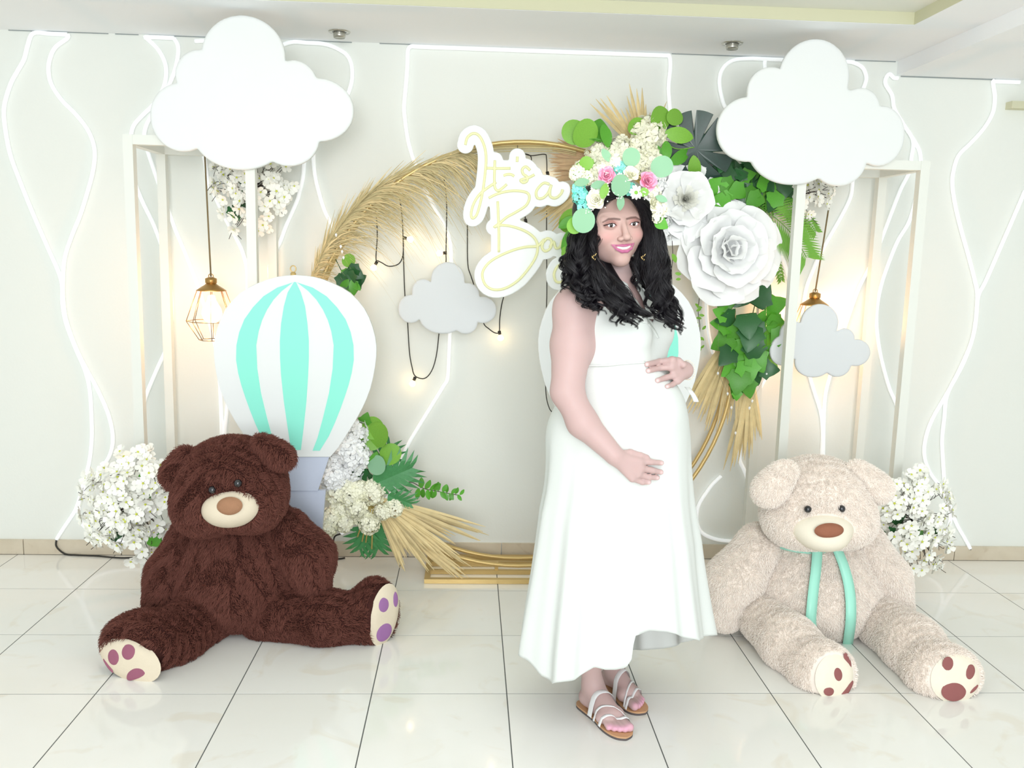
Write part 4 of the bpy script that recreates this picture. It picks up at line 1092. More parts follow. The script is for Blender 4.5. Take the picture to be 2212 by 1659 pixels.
for i in range(70):
    a = rg.uniform(0, 6.28); o = rg.uniform(0, .9); L = R * .36
    F = frame_to((-.05, -1, .1)); d = F[:, 0] * cos(a) * sin(o) + F[:, 1] * sin(a) * sin(o) + F[:, 2] * cos(o)
    sd = np.cross(d, F[:, 2]); sd = sd / (np.linalg.norm(sd) + 1e-6) if np.linalg.norm(sd) > .05 else F[:, 0]
    b = np.array(c) + d * R * .05; w = R * .035
    fr.add([b - sd*w, b + sd*w, b + d*L + sd*w*1.3 + F[:, 2]*.004, b + d*L - sd*w*1.3], [(0, 1, 2, 3)])
fr.build('fringed_centre', M_PETAL, t, kind='stuff')

# --- upper right arrangement
AY = 3.86
t = empty('floral_arrangement', at(1400, 340, AY), 'arrangement of cream hydrangeas, leaves and dried palm on the top right of the arch', 'flower arrangement')
palm_fan(t, 1390, 335, AY + .02, -52, 24, 15, lambda u: 150 - 45 * u + 20 * sin(u * 14), 8, M_STRAW, 11, 0)
palm_fan(t, 1300, 348, AY + .03, -104, -66, 22, lambda u: 112, 8, M_STRAWR, 12, 0, origin_w=0)
palm_fan(t, 1300, 372, AY + .03, -100, -78, 10, lambda u: 105, 8, M_STRAWR, 15, .1)
palm_fan(t, 1288, 385, AY + .03, -142, -108, 12, lambda u: 150, 8, M_STRAW, 13, 0)
for i, (x, y, r) in enumerate(((1401,292,36),(1384,322,28),(1341,328,30),(1294,334,28),(1370,344,30),(1315,352,28),(1262,374,26),(1405,345,26),(1300,372,26),(1350,362,26),(1278,402,22),(1425,470,26),(1430,500,24),(1412,440,24),(1418,398,22))):
    florets('hydrangea', at(x, y, AY - .07 - .01 * (i % 3)), r * mpp(3.8), M_CREAMP if i < 11 else M_PETALG, t, 64, .36, seed=i)
MB().tube(spline([at(*q, AY - .02) for q in ((1240, 285), (1280, 300), (1330, 312), (1385, 312))], 4), .002, 5).build('stem', M_TWIG, t, True)
for x, y, s, a, me in ((1252,318,54,12,L_LIGHT),(1266,296,48,-70,L_LIGHT),(1250,350,50,150,L_LIGHT),(1284,345,52,-160,L_LIGHT),(1302,268,46,170,L_OVALD),(1290,300,46,12,L_HEART),(1314,310,40,160,L_OVALD),
                       (1436,285,58,100,L_OVAL),(1418,282,46,14,L_LIGHT),(1395,276,36,-80,L_LIGHT),(1442,262,34,60,L_LIGHT),(1438,304,38,170,L_OVALD),(1246,452,50,-160,L_LIGHT),(1244,490,54,-150,L_OVALD),(1240,512,50,-155,L_OVAL),(1246,470,40,-120,L_OVALD),
                       (1445,352,52,60,L_OVALD),(1498,335,48,170,L_OVAL),(1428,355,40,-20,L_OVALD),(1424,482,26,80,L_HEART),(1430,490,20,130,L_LIGHT)):
    put('leaf', me, t, x, y, AY - .10 if y < 430 or x > 1300 else AY - .15, s * 1.12, a)
# monstera
def monstera(px, py, Y, s_px, ang, parent):
    outl = []
    for k in range(0, 145):
        a = -pi * .93 + 2 * pi * .93 * k / 144
        r = .52 * (1 + .10 * cos(a)) + .06 * abs(sin(a))
        ph = (abs(a) * 1.75 + .1) % 1.0
        if .45 < abs(a) < 2.6 and ph < .13: r *= .50
        outl.append((r * sin(a), .35 + r * cos(a)))
    vs = [(0, .05, 0), (0, .4, -.02)] + [(x, y, -.28 * (x * x) - .15 * (y - .4) ** 2) for x, y in outl]
    fs = [(1, i + 1, i) for i in range(2, len(vs) - 1)] + [(0, 1, 2), (0, len(vs) - 1, 1)]
    me = mesh('monstera_leaf', vs, fs, M_MONST, True)
    return put('monstera_leaf', me, parent, px, py, Y, s_px, ang, .15, -.25)
monstera(1452, 350, AY - .06, 138, 62, t)
MB().tube(spline([at(*q, AY - .09) for q in ((1440, 312), (1465, 322), (1500, 318))], 4), .002, 5).build('midrib', M_LEAFL, t, True)
# dark ivy under the right cloud
for i in range(64):
    u = RNG.random(); x = 1540 + 165 * u + RNG.uniform(-14, 14); y = 352 + 62 * u * .6 + RNG.uniform(-26, 46)
    if y > 455: continue
    put('ivy_leaf', RNG.choice([L_IVYD, L_IVYD, L_IVYD, L_IVY]), t, x, y, AY - .02 - RNG.random() * .06, RNG.uniform(28, 44), RNG.uniform(40, 220))
for x, y, s, a in ((1548,388,44,170),(1556,420,42,150),(1560,398,38,100),(1582,405,40,120),(1618,428,40,100)): put('ivy_leaf', L_IVY, t, x, y, AY - .10, s, a, .1, .1)
# ferns
def fern(path, wfun, m, parent, Y, nleaf=26, up=1):
    P = spline([at(*q, Y) for q in path], 8); s = mpp(Y)
    f = empty_child('fern_frond', parent)
    MB().tube(P, .002, 5).build('rachis', M_FERN, f, True)
    mb = MB(); N = len(P) - 1
    for i in range(nleaf):
        u = (i + .6) / nleaf; k = min(int(u * N), N - 1); p = P[k] + (P[k+1] - P[k]) * (u * N - k)
        tg = P[k+1] - P[k]; tg /= np.linalg.norm(tg); nrm = np.array([tg[2], 0, -tg[0]])
        for sd in (-1, 1):
            L = wfun(u) * s; d = tg * .62 + nrm * sd * .78 + np.array([0, -.12, 0]); wd = s * 3.4
            ct = np.array([-d[2], 0, d[0]])
            mb.add([p, p + d*L*.4 + ct*wd, p + d*L + np.array([0, .01, -.006]), p + d*L*.4 - ct*wd, p + d*L*.4 + np.array([0, -.003, 0])], [(0, 4, 1), (4, 2, 1), (0, 3, 4), (4, 3, 2)])
    mb.build('leaflets', m, f, kind='stuff')
def empty_child(name, parent):
    o = bpy.data.objects.new(name, None); o.empty_display_size = .03; link(o, parent); return o
fern([(1596,418),(1640,446),(1686,480),(1718,516),(1742,556)], lambda u: 86 * (1 - .5 * u) * min(1, u * 3 + .35), M_FERN, t, AY - .05, 34)
fern([(1640,395),(1670,410),(1700,418),(1712,420)], lambda u: 44 * (1 - .5 * u), M_LEAF, t, AY - .05, 14)
fern([(1650,530),(1668,550),(1682,580),(1688,605)], lambda u: 22 * (1 - .5 * u), M_FERN, t, AY - .02, 12)
fern([(1600,430),(1660,440),(1735,470),(1762,500)], lambda u: 40 * (1 - .55 * u), M_FERN, t, AY + .02, 22)

# --- lower left arrangement
BY = 3.78
t = empty('floral_arrangement', at(790, 1060, BY), 'arrangement of white hydrangeas, leaves and dried palm at the lower left of the arch', 'flower arrangement')
for i, (x, y, r, m_) in enumerate(((764,935,32,1),(742,962,36,1),(764,985,34,1),(728,998,34,1),(756,1012,30,1),(720,1030,30,1),(748,1045,30,0),(728,1062,26,0),(756,1070,26,0),(738,1095,24,0),(715,1120,24,0),(706,1140,22,0),
                                   (803,1062,28,0),(775,1058,22,0),(770,1098,24,0),(785,1118,22,0),(798,1132,22,0),(826,1106,18,0),(850,1098,20,0),(742,1130,20,0))):
    florets('hydrangea', at(x, y, BY - .05 - .012 * (i % 3)), r * mpp(BY), (M_CREAMP, M_PETALG)[m_], t, 64, .34, seed=50 + i)
palm_fan(t, 806, 1072, BY - .03, 104, 160, 40, lambda u: 250 - 95 * u + 22 * sin(u * 21), 11, M_STRAW, 21, .02, .05)
palm_fan(t, 800, 1085, BY - .02, 122, 134, 9, lambda u: 275, 9, M_STRAW, 22, .0, .03)
for k, (x0, y0, x1, y1) in enumerate(((796,1090,772,1160),(799,1090,782,1170),(802,1092,790,1172),(806,1095,803,1186),(795,1085,776,1150))):
    MB().tube([at(x0, y0, BY - .05), at(x1, y1, BY - .06)], .0035, 6).build('cut_stem', M_STEMG, t, True)
for x, y, s, a, me in ((786,914,28,20,L_IVY),(790,945,52,40,L_LIGHT),(795,972,56,20,L_LIGHT),(812,966,56,10,L_LIGHT),(822,992,50,60,L_LIGHT),(806,985,44,150,L_EUC),(786,985,46,-30,L_OVALD),(783,1010,46,-140,L_IVYD),(778,1022,40,-60,L_IVYD),(770,1030,36,180,L_IVYD),(800,1015,46,20,L_OVALD),(795,1040,44,-60,L_IVYD),(757,1075,30,120,L_IVYD),(770,1085,26,60,L_IVYD)):
    put('leaf', me, t, x, y, BY - .03 - RNG.random() * .04, s, a)
def lobed(px, py, Y, s_px, ang, m, parent, n=6, tilt=0, yaw=0):
    vs, fs = [(0, 0, 0), (0, 1, -.1)], []
    for sd in (-1, 1):
        for k in range(n):
            y = .06 + .88 * k / n; L = .62 * sin(pi * min(.95, (.18 + k / n * .75))) + .08; dx, dy = cos(.35 + .75 * k / n), sin(.35 + .75 * k / n)
            b = len(vs); w = .075
            vs += [(0, y - .07, 0), (sd * dx * L * .55 + .0, y + dy * L * .55 - w, .05), (sd * dx * L, y + dy * L, -.04), (sd * dx * L * .5, y + dy * L * .5 + w, .05), (0, y + .10, 0)]
            q = [(b, b+1, b+2, b+3, b+4)]
            fs += q if sd > 0 else [tuple(reversed(q[0]))]
    me = mesh('lobed_leaf', vs, fs, m)
    return put('lobed_leaf', me, parent, px, py, Y, s_px, ang, tilt, yaw)
lobed(808, 1046, BY - .06, 100, 66, M_PHILO, t, 7, .1, .1)
lobed(812, 1028, BY - .02, 84, 28, M_PHILO, t, 6, -.2, .3)
lobed(838, 1070, BY - .05, 62, 112, M_PHILO, t, 6, .2, 0)
lobed(800, 1110, BY - .03, 96, 168, M_PHILO, t, 7, .1, .2)
lobed(792, 1125, BY - .04, 80, 196, M_PHILO, t, 6, .1, -.2)
MB().tube(spline([at(*q, BY) for q in ((860, 1042), (890, 1042), (915, 1055), (950, 1062), (992, 1070))], 5), .0018, 5).build('sprig_stem', M_TWIG, t, True)
for i in range(20):
    u = i / 19; x = 905 + 88 * u; y = 1054 + 15 * u
    put('leaf', L_OVALD, t, x, y, BY - .01, 26 - 10 * u, (20 if i % 2 else 160) + RNG.uniform(-30, 50), None, None)

# --- dried frond along the top left of the ring
t = empty('dried_frond', at(820, 430, 3.9), 'long dried palm frond tied along the top left of the arch', 'dried palm leaf')
PA = [(672,606),(690,560),(712,520),(750,468),(808,412),(888,370),(965,340),(1030,326),(1100,319),(1199,320),(1245,328)]
P = spline([at(*q, 3.86) for q in PA], 8)
MB().tube(P, list(np.linspace(.008, .004, len(P))), 6).build('midrib', M_PAMPAS, t, True)
for dy in (4, 8, -4):
    MB().tube(spline([at(x, y + dy, 3.865) for x, y in PA[6:]], 6), .0022, 5).build('stalk', M_PAMPAS, t, True)
rg = random.Random(8); N = len(P) - 1
groups = [MB() for _ in range(3)]
for i in range(760):
    u = rg.random() ** .9 * .66; k = min(int(u * N), N - 1); p = P[k] + (P[k+1] - P[k]) * (u * N - k)
    tg = P[k+1] - P[k]; tg /= np.linalg.norm(tg); nr_ = np.array([tg[2], 0, -tg[0]])     # towards lower right
    inner = rg.random() < .72
    s = mpp(3.85); L = (rg.uniform(70, 170) if inner else rg.uniform(40, 95)) * s * (1 if u > .12 else .6)
    if u > .5: L *= .72
    side = nr_ * (rg.uniform(.10, .75) if inner else rg.uniform(-.30, .06))
    d = tg * rg.uniform(.75, 1.0) + side + np.array([0, rg.uniform(-.35, .18), 0]); d /= np.linalg.norm(d)
    dr = rg.uniform(.35, 1.1) if inner else rg.uniform(0, .15)
    w = s * rg.uniform(1.0, 2.2); K = 4; vs = []
    ct = np.cross(d, [0, 1.0, 0]); ct /= np.linalg.norm(ct) + 1e-9
    for j in range(K + 1):
        v = j / K; q = p + d * L * v + np.array([0, -.01 * v, -dr * L * v * v])
        q[1] = min(q[1], 4.03)
        ww = w * (1 - v * .85); vs += [q - ct * ww, q + ct * ww]
    groups[i % 3].add(vs, [(2*j, 2*j+1, 2*j+3, 2*j+2) for j in range(K)])
for i, g in enumerate(groups): g.build('leaflets', (M_PAMPAS, M_STRAW, M_PAMPAS)[i], t, kind='stuff')
t = empty('leaf_spray', at(750, 600, 3.85), 'green leaf spray under the dried frond above the left balloon', 'artificial leaves')
for i in range(16):
    put('leaf', RNG.choice([L_IVYD, L_IVYD, L_IVY, L_OVALD]), t, 722 + RNG.uniform(0, 52), 572 + RNG.uniform(0, 62), 3.86 - RNG.random() * .05, RNG.uniform(24, 38), RNG.uniform(20, 200))
put('leaf', L_LIGHT, t, 740, 570, 3.82, 30, 60)
MB().tube(spline([at(*q, 3.87) for q in ((725, 560), (745, 600), (765, 640))], 4), .002, 5).build('stem', M_LEAFD, t, True)

# --- clear crystal drops on threads
M_CRYS = mat('crystal', (1, 1, 1, 1), .05, spec=1.0, coat=1.0)
def crystals(lab, x, y0, pts, Y):
    t = empty('crystal_strand', at(x, y0, Y), lab, 'decoration')
    th = [at(x, y0, Y)] + [at(px, py, Y) for px, py in pts]
    MB().tube(th, .0005, 4).build('thread', M_STEEL, t)
    for px, py in pts:
        MB().lathe([(.0003, -.010), (.0052, -.002), (.0052, .002), (.0003, .007)], at(px, py, Y), 6).build('crystal', M_CRYS, t)
crystals('clear crystal drops on a thread in front of the fuller dried palm fan', 1552, 700, [(1551, 806), (1572, 850), (1580, 880), (1589, 935)], 3.80)
crystals('clear crystal drops on a thread in front of the narrow dried palm fan', 1655, 660, [(1656, 808), (1625, 866), (1619, 881)], 3.80)
crystals('clear crystal drops hanging at the lower end of the dried frond', 724, 505, [(726, 507), (736, 532), (739, 543), (742, 556)], 3.77)
# ------------------------------------------------------------------ the woman
def skin_mat():
    m = bpy.data.materials.new('skin'); m.use_nodes = True
    nt = m.node_tree; b = nt.nodes['Principled BSDF']
    a = nt.nodes.new('ShaderNodeVertexColor'); a.layer_name = 'tone'
    nt.links.new(a.outputs['Color'], b.inputs['Base Color'])
    b.inputs['Roughness'].default_value = .5; b.inputs['Specular IOR Level'].default_value = .35
    b.inputs['Subsurface Weight'].default_value = .12; b.inputs['Subsurface Radius'].default_value = (.010, .004, .0025); b.inputs['Subsurface Scale'].default_value = 1
    return m
M_SKIN = skin_mat()
M_DRESS = mat('white_crepe', srgb(224, 228, 224), .6, spec=.3, bump=.10, bscale=160)
M_HAIRB = mat('black_hair_mass', srgb(14, 11, 18), .5, spec=.4)
M_HAIR = mat('black_hair', srgb(14, 10, 17), .36, spec=.5, hair=.25)
M_TEETH = mat('teeth', srgb(250, 248, 244), .25)
M_EYEW = mat('eye_white', srgb(240, 238, 238), .15)
M_IRIS = mat('dark_iris', srgb(40, 26, 20), .1)
M_SOLE = mat('tan_leather', srgb(206, 160, 118), .55)
M_SOLEE = mat('dark_sole_edge', srgb(92, 84, 84), .6)
M_STRAP = mat('white_patent_strap', srgb(246, 246, 246), .3, spec=.5)
M_PEARL = mat('pearl', srgb(246, 236, 214), .2, spec=.6)

FA = radians(52)
Fd = np.array([sin(FA), -cos(FA), 0]); Rd = np.array([-cos(FA), -sin(FA), 0]); Zu = np.array([0, 0, 1.0])
SPN = at(1312, 700, 2.665)
zf = lambda py, Y=2.62: float(at(1330, py, Y)[2])
def sp(f, r, py): return np.array([SPN[0], SPN[1], 0]) + Fd * f + Rd * r + Zu * zf(py)
RB = np.stack([Fd, Rd, Zu])                       # rows: forward, right, up
torso = [E_(sp(.01, 0, 715), (.112, .150, .175), RB),
         C(sp(-.01, .150, 652), sp(-.01, -.150, 648), .048, .048, k=.05),
         E_(sp(.098, .072, 720), .074, k=.05), E_(sp(.100, -.074, 718), .074, k=.05),
         E_(sp(.0, 0, 800), (.115, .135, .17), RB, k=.05),
         E_(sp(.092, 0, 893), (.162, .150, .158), RB, k=.05),
         E_(sp(-.02, 0, 950), (.145, .172, .16), RB, k=.06),
         C(sp(.0, 0, 655), at(1334, 575, 2.625), .058, .052, k=.045)]
# head frame
hy, hp, hr_ = radians(18), radians(-2), radians(-5.2)
hf = np.array([sin(hy) * cos(hp), -cos(hy) * cos(hp), sin(hp)])
hx = np.cross(hf, Zu) * -1; hx = np.array([cos(hy), sin(hy), 0]); hu = np.cross(hf, hx) * -1
if hu[2] < 0: hu = -hu
hx, hu = hx * cos(hr_) - hu * sin(hr_), hu * cos(hr_) + hx * sin(hr_)
HS = 1.0e-3; XS = 1.20
HC = at(1346, 485, 2.50) - hf * .080
hl = lambda x, y, z: HC + (hx * x * XS + hf * y + hu * z) * HS
RH = np.stack([hx, hf, hu])
def HE(x, y, z, r, k=0, op=1):
    r = r if hasattr(r, '__len__') else (r, r, r)
    return E_(hl(x, y, z), (r[0] * HS * XS, r[1] * HS, r[2] * HS), RH, k=k * HS, op=op)
def HCn(a, b, r0, r1, k=0, op=1): return C(hl(*a), hl(*b), r0 * HS, r1 * HS, k=k * HS, op=op)
head = [HE(0, -20, 30, (77, 94, 86)), HE(0, 20, -30, (66, 62, 80), 20)]
for s in (-1, 1):
    head += [HCn((s*42, 4, -50), (s*6, 57, -97), 24, 16, 24), HE(s*38, 47, -30, (26, 26, 24), 20), HE(s*70, -12, -18, (9, 18, 28), 6)]
head += [HE(0, 63, -99, (17, 16, 15), 18), HCn((-44, 58, 17), (44, 58, 17), 14, 14, 26), HE(0, 55, -66, (34, 33, 26), 14)]
for s in (-1, 1): head += [HE(s*30, 99, 0, (20, 17, 10), 9, -1)]
head += [HCn((0, 80, 8), (0, 98, -30), 7, 10, 10), HE(0, 101, -35, (9.2, 10, 8.5), 7)]
for s in (-1, 1): head += [HE(s*11.5, 90, -39, (7.6, 10, 7), 5), HE(s*7, 98, -45, (4, 5, 3), 2, -1), HE(s*30, 71, 0, (15.8, 14.8, 13), 4), HE(s*30, 90, -.6, (14.6, 14, 5.4), 1.0, -1)]
UL = [(-29, 76, -54.5), (-17, 84, -58.8), (-5, 87.5, -59.6), (0, 87.5, -60.4), (5, 87.5, -59.6), (17, 84, -58.8), (29, 76, -54.5)]
LL = [(-28, 76, -56), (-19, 82.5, -67.5), (-7, 86.5, -74.2), (7, 86.5, -74.2), (19, 82.5, -67.5), (28, 76, -56)]
UR = [.6, 2.2, 2.7, 2.5, 2.7, 2.2, .6]; LR = [.6, 2.8, 3.4, 3.4, 2.8, .6]
for i in range(6): head.append(HCn(UL[i], UL[i+1], UR[i], UR[i+1], 5))
for i in range(5): head.append(HCn(LL[i], LL[i+1], LR[i], LR[i+1], 5))
OP = [(-22.5, 81, -59.2), (-14, 85.5, -63.0), (-5, 88.5, -65.6), (5, 88.5, -65.6), (14, 85.5, -63.0), (22.5, 81, -59.2)]; OR = [1.6, 3.4, 4.4, 4.4, 3.4, 1.6]
for i in range(5): head.append(HCn(OP[i], OP[i+1], OR[i], OR[i+1], 1.2, -1))

# --- dress surface in polar form about a moving axis
ys_ = np.array([560, 700, 800, 850, 900, 950, 1000, 1050, 1100, 1200, 1300, 1365, 1480, 1560.])
Lp = np.array([1300, 1290, 1280, 1245, 1204, 1188, 1178, 1170, 1158, 1143, 1124, 1112, 1098, 1090.])
Rp = np.array([1320, 1330, 1420, 1465, 1488, 1494, 1496, 1499, 1503, 1513, 1529, 1541, 1556, 1566.])
bb_ = np.array([.01, .05, .08, .12, .150, .168, .18, .19, .20, .22, .24, .255, .275, .28])
YC = 2.63
zz_ = np.array([at(1330, y, YC)[2] for y in ys_])[::-1]
cX = np.array([at((a + b) / 2, y, YC)[0] for a, b, y in zip(Lp, Rp, ys_)])[::-1]
aX = ((Rp - Lp) / 2 * mpp(YC))[::-1] * 1.0; bY = bb_[::-1]
itp = lambda z, t: np.interp(z, zz_, t)
zb1 = zf(880); axis_top = np.array([SPN[0], SPN[1]]) + Fd[:2] * .035
def axis(z):
    w = np.clip((np.asarray(z) - zf(960)) / (zf(800) - zf(960)), 0, 1); w = w * w * (3 - 2 * w)
    return axis_top[0] * w + itp(z, cX) * (1 - w), axis_top[1] * w + YC * (1 - w)
NT, NZ = 240, 170
TH = np.linspace(-pi, pi, NT + 1)
ZS = np.linspace(.06, zf(585), NZ)
rs = np.linspace(.004, .50, 150)
RT = np.zeros((NZ, NT + 1))
for i, z in enumerate(ZS):
    ax_, ay_ = axis(z)
    X = ax_ + rs[:, None] * np.cos(TH)[None]; Y = ay_ + rs[:, None] * np.sin(TH)[None]
    d = sdf(torso, X, Y, np.array(z)) - .007
    if z < zf(830):
        ex, ea, eb = itp(z, cX), itp(z, aX), itp(z, bY)
        k0 = np.sqrt(((X - ex) / ea)**2 + ((Y - YC) / eb)**2)
        d = smin(d, (k0 - 1) * min(ea, eb), .03)
    ins = d < 0
    last = len(rs) - 1 - np.argmax(ins[::-1], axis=0)
    last = np.clip(last, 0, len(rs) - 2)
    a0 = d[last, np.arange(NT + 1)]; a1 = d[last + 1, np.arange(NT + 1)]
    RT[i] = np.where(ins.any(0), rs[last] + (rs[1] - rs[0]) * np.clip(a0 / (a0 - a1 - 1e-9), 0, 1), .01)
# cloth bridges the hollows of the figure
for _ in range(3):
    kz = np.exp(-.5 * (np.arange(-9, 10) / 4.0) ** 2); kz /= kz.sum()
    RS = np.apply_along_axis(lambda c: np.convolve(np.pad(c, 9, 'edge'), kz, 'valid'), 0, RT)
    RT = np.where((ZS < zf(640))[:, None], np.maximum(RS, RT), RT)
flare = np.clip((zf(900) - ZS) / (zf(900) - .1), 0, 1)[:, None]
wv = (.55 * np.cos(TH * 9 + .7) + .45 * np.cos(TH * 14 + 2.1) + .3 * np.cos(TH * 23 + 4))[None]
RT *= 1 + flare ** 1.0 * .075 * (np.abs(wv) * np.sign(wv))
seam = np.exp(-((ZS - zf(786)) / .005) ** 2)[:, None]; RT -= .004 * seam
# the wrap-over panel stands a little proud of the under skirt
wrap = np.clip((np.degrees(TH) + 87) / 3, 0, 1) * np.clip((25 - np.degrees(TH)) / 20, 0, 1)
RT += .010 * wrap[None] * np.clip((zf(1060) - ZS) / .15, 0, 1)[:, None]
def r_at(z, th):
    fz = np.clip((np.asarray(z) - ZS[0]) / (ZS[1] - ZS[0]), 0, NZ - 1.001); ft = np.clip((np.asarray(th) + pi) / (TH[1] - TH[0]), 0, NT - .001)
    i, j = fz.astype(int), ft.astype(int); u, v = fz - i, ft - j
    return (RT[i, j] * (1-u) * (1-v) + RT[i+1, j] * u * (1-v) + RT[i, j+1] * (1-u) * v + RT[i+1, j+1] * u * v)
def hit(px, py, off=0.0, dflt=2.55):
    """the dress surface seen at a pixel, moved off towards the viewer"""
    Ys = np.arange(2.2, 2.9, .002); d = ray(px, py); P = np.array([0, 0, CZ])[None] + d[None] * (Ys / d[1])[:, None]
    ax_, ay_ = axis(P[:, 2]); dx, dy = P[:, 0] - ax_, P[:, 1] - ay_
    ins = np.hypot(dx, dy) < r_at(P[:, 2], np.arctan2(dy, dx))
    y = Ys[np.argmax(ins)] if ins.any() else dflt
    return at(px, py, y - off)

hemT = np.array([-180, -168, -160, -150, -140, -125, -112, -105, -98, -92, -88.5, -86, -75, -62, -50, -38, -22, 0, 25, 45, 60, 90, 120, 150, 180.])
hemY = np.array([1410, 1412, 1425, 1460, 1477, 1470, 1441, 1447, 1447, 1443, 1425, 1374, 1362, 1365, 1376, 1384, 1376, 1368, 1385, 1400, 1404, 1400, 1400, 1405, 1410.])
topP = np.array([0, 15, 30, 42, 55, 68, 80, 92, 104, 120, 140, 180.]); topY = np.array([694, 676, 640, 612, 606, 618, 664, 704, 694, 652, 618, 608.])
deg = np.degrees(TH)
phi = np.abs((-38 - deg + 180) % 360 - 180)
ztop = np.array([zf(y, 2.58) for y in np.interp(phi, topP, topY)])
zhem = []
for th, d_ in zip(TH, deg):
    y = np.interp(d_, hemT, hemY); z = .25
    for _ in range(3):
        r = float(r_at(z, th)); ax_, ay_ = axis(z); Yp = float(ay_ + r * sin(th)); xp = float(ax_ + r * cos(th))
        d0 = (np.array([xp, Yp, z]) - np.array([0, 0, CZ])); pxx = W / 2 + FPX * (d0 @ _rt) / (d0 @ _fw)
        z = float(at(pxx, y, Yp)[2])
    zhem.append(max(z, .05))
zhem = np.array(zhem)
NRW = 120
tt = np.linspace(0, 1, NRW)
Zg = zhem[None] + (ztop - zhem)[None] * tt[:, None]
Rg = r_at(Zg, np.broadcast_to(TH[None], Zg.shape)); ax_, ay_ = axis(Zg)
DV = np.stack([ax_ + Rg * np.cos(TH)[None], ay_ + Rg * np.sin(TH)[None], Zg], -1)[:, :-1].reshape(-1, 3)
i0 = (np.arange(NRW - 1)[:, None] * NT + np.arange(NT)[None]).ravel(); i1 = (np.arange(NRW - 1)[:, None] * NT + (np.arange(NT)[None] + 1) % NT).ravel()
DF = np.stack([i0, i1, i1 + NT, i0 + NT], 1)

root = empty('person', (SPN[0], SPN[1], 0), 'smiling pregnant woman in a long white sleeveless wrap dress, hands cradling her belly', 'person')
dress = obj('dress', DV, DF, M_DRESS, root, True)
md = dress.modifiers.new('cloth_thickness', 'SOLIDIFY'); md.thickness = .003; md.offset = -1
def strip(name, inner, outer, parent, m, off=.006, lift=.004):
    n = 12
    a = spline([(x, y, 0) for x, y in inner], 6); b = spline([(x, y, 0) for x, y in outer], 6)
    vs = []
    for p, q in zip(a, b):
        for k, u in enumerate((0, .35, .7, 1)):
            vs.append(hit(p[0] + (q[0]-p[0])*u, p[1] + (q[1]-p[1])*u, off + lift * sin(pi * (.15 + u * .85)), 2.56))
    fs = [(4*i+k, 4*i+k+1, 4*i+k+5, 4*i+k+4) for i in range(len(a) - 1) for k in range(3)]
    o = obj(name, vs, fs, m, parent, True); s = o.modifiers.new('cloth_thickness', 'SOLIDIFY'); s.thickness = .003
    return o
strip('lapel', [(1366,608),(1374,622),(1388,648),(1399,688)], [(1378,610),(1393,626),(1414,656),(1426,692)], dress, M_DRESS)
strip('lapel', [(1345,640),(1362,660),(1380,674),(1399,688)], [(1330,650),(1346,676),(1366,690),(1402,700)], dress, M_DRESS)
strip('waist_seam', [(1268,788),(1310,787),(1350,783),(1394,780)], [(1268,793),(1310,792),(1350,788),(1394,785)], dress, M_DRESS, .003, .003)
strip('wrap_edge', [(1399,690),(1408,702),(1417,715),(1424,730)], [(1395,692),(1404,705),(1413,718),(1420,732)], dress, M_DRESS, .003, .003)
tie = [hit(1484, 836, .004, 2.6), at(1492, 846, 2.58), at(1500, 858, 2.58), at(1504, 868, 2.58)]
ribbon('waist_tie', tie, .016, M_DRESS, dress)

# --- limbs
armR = [C(at(1240, 662, 2.545), at(1235, 745, 2.535), .056, .060, k=.03), C(at(1235, 745, 2.535), at(1225, 846, 2.50), .060, .046, k=.02),
        C(at(1225, 846, 2.50), at(1258, 912, 2.475), .045, .043, k=.02), C(at(1258, 912, 2.475), hit(1328, 984, .026), .043, .028, k=.02)]
shR = sp(-.01, .155, 655)
armR.append(C(shR, at(1240, 670, 2.545), .052, .056, k=.03))
hw = hit(1326, 984, .026)
def fing(pts, r0, r1, k=.004):
    return [C(a, b, r0 + (r1 - r0) * i / (len(pts) - 1), r0 + (r1 - r0) * (i + 1) / (len(pts) - 1), k=k) for i, (a, b) in enumerate(zip(pts[:-1], pts[1:]))]
KR = [(1382, 997), (1384, 1011), (1378, 1024), (1366, 1034)]
handR = []
for (x, y), w in zip(KR, (.0125, .013, .0125, .011)):
    handR.append(C(hw, hit(x, y, .016), .020, w, k=.010))
hr = lambda *q: [hit(x, y, o) for x, y, o in q]
fR = [hr((1382,997,.016),(1406,998,.013),(1429,1000,.008)), hr((1384,1011,.016),(1409,1016,.014),(1428,1020,.008)), hr((1378,1024,.015),(1402,1031,.012),(1420,1032,.007)), hr((1366,1034,.014),(1388,1042,.011),(1402,1042,.007))]
handR += fing(fR[0], .0095, .0075) + fing(fR[1], .0098, .0077) + fing(fR[2], .0095, .0075) + fing(fR[3], .0085, .0066)
handR += fing(hr((1338,982,.018),(1362,978,.010),(1384,984,.007),(1398,988,.005)), .0115, .0078)
lw = hit(1478, 800, .010, 2.6)
KL = [(1452, 778), (1450, 793), (1455, 811), (1464, 823)]
handL = [C(lw, hit(x, y, .013), .022, w, k=.010) for (x, y), w in zip(KL, (.0125, .013, .012, .011))]
fL_ = [hr((1452,778,.014),(1424,781,.014),(1397,787,.007)), hr((1450,793,.014),(1425,795,.014),(1400,801,.007)), hr((1455,811,.013),(1438,816,.013),(1420,822,.007)), hr((1464,823,.012),(1452,831,.011),(1441,835,.007))]
handL += fing(fL_[0], .0098, .0078) + fing(fL_[1], .0098, .0078) + fing(fL_[2], .0096, .0077) + fing(fL_[3], .0085, .0068)
handL += fing(hr((1476,788,.010),(1466,779,.004),(1456,776,.001)), .0105, .0080)
lw2 = lw + np.array([-.022, .06, -.01])
armL = [C(lw, lw2, .024, .028, k=.01), C(lw2, at(1420, 850, 2.86), .028, .042, k=.02), C(at(1420, 850, 2.86), sp(-.01, -.155, 655), .044, .052, k=.02)]
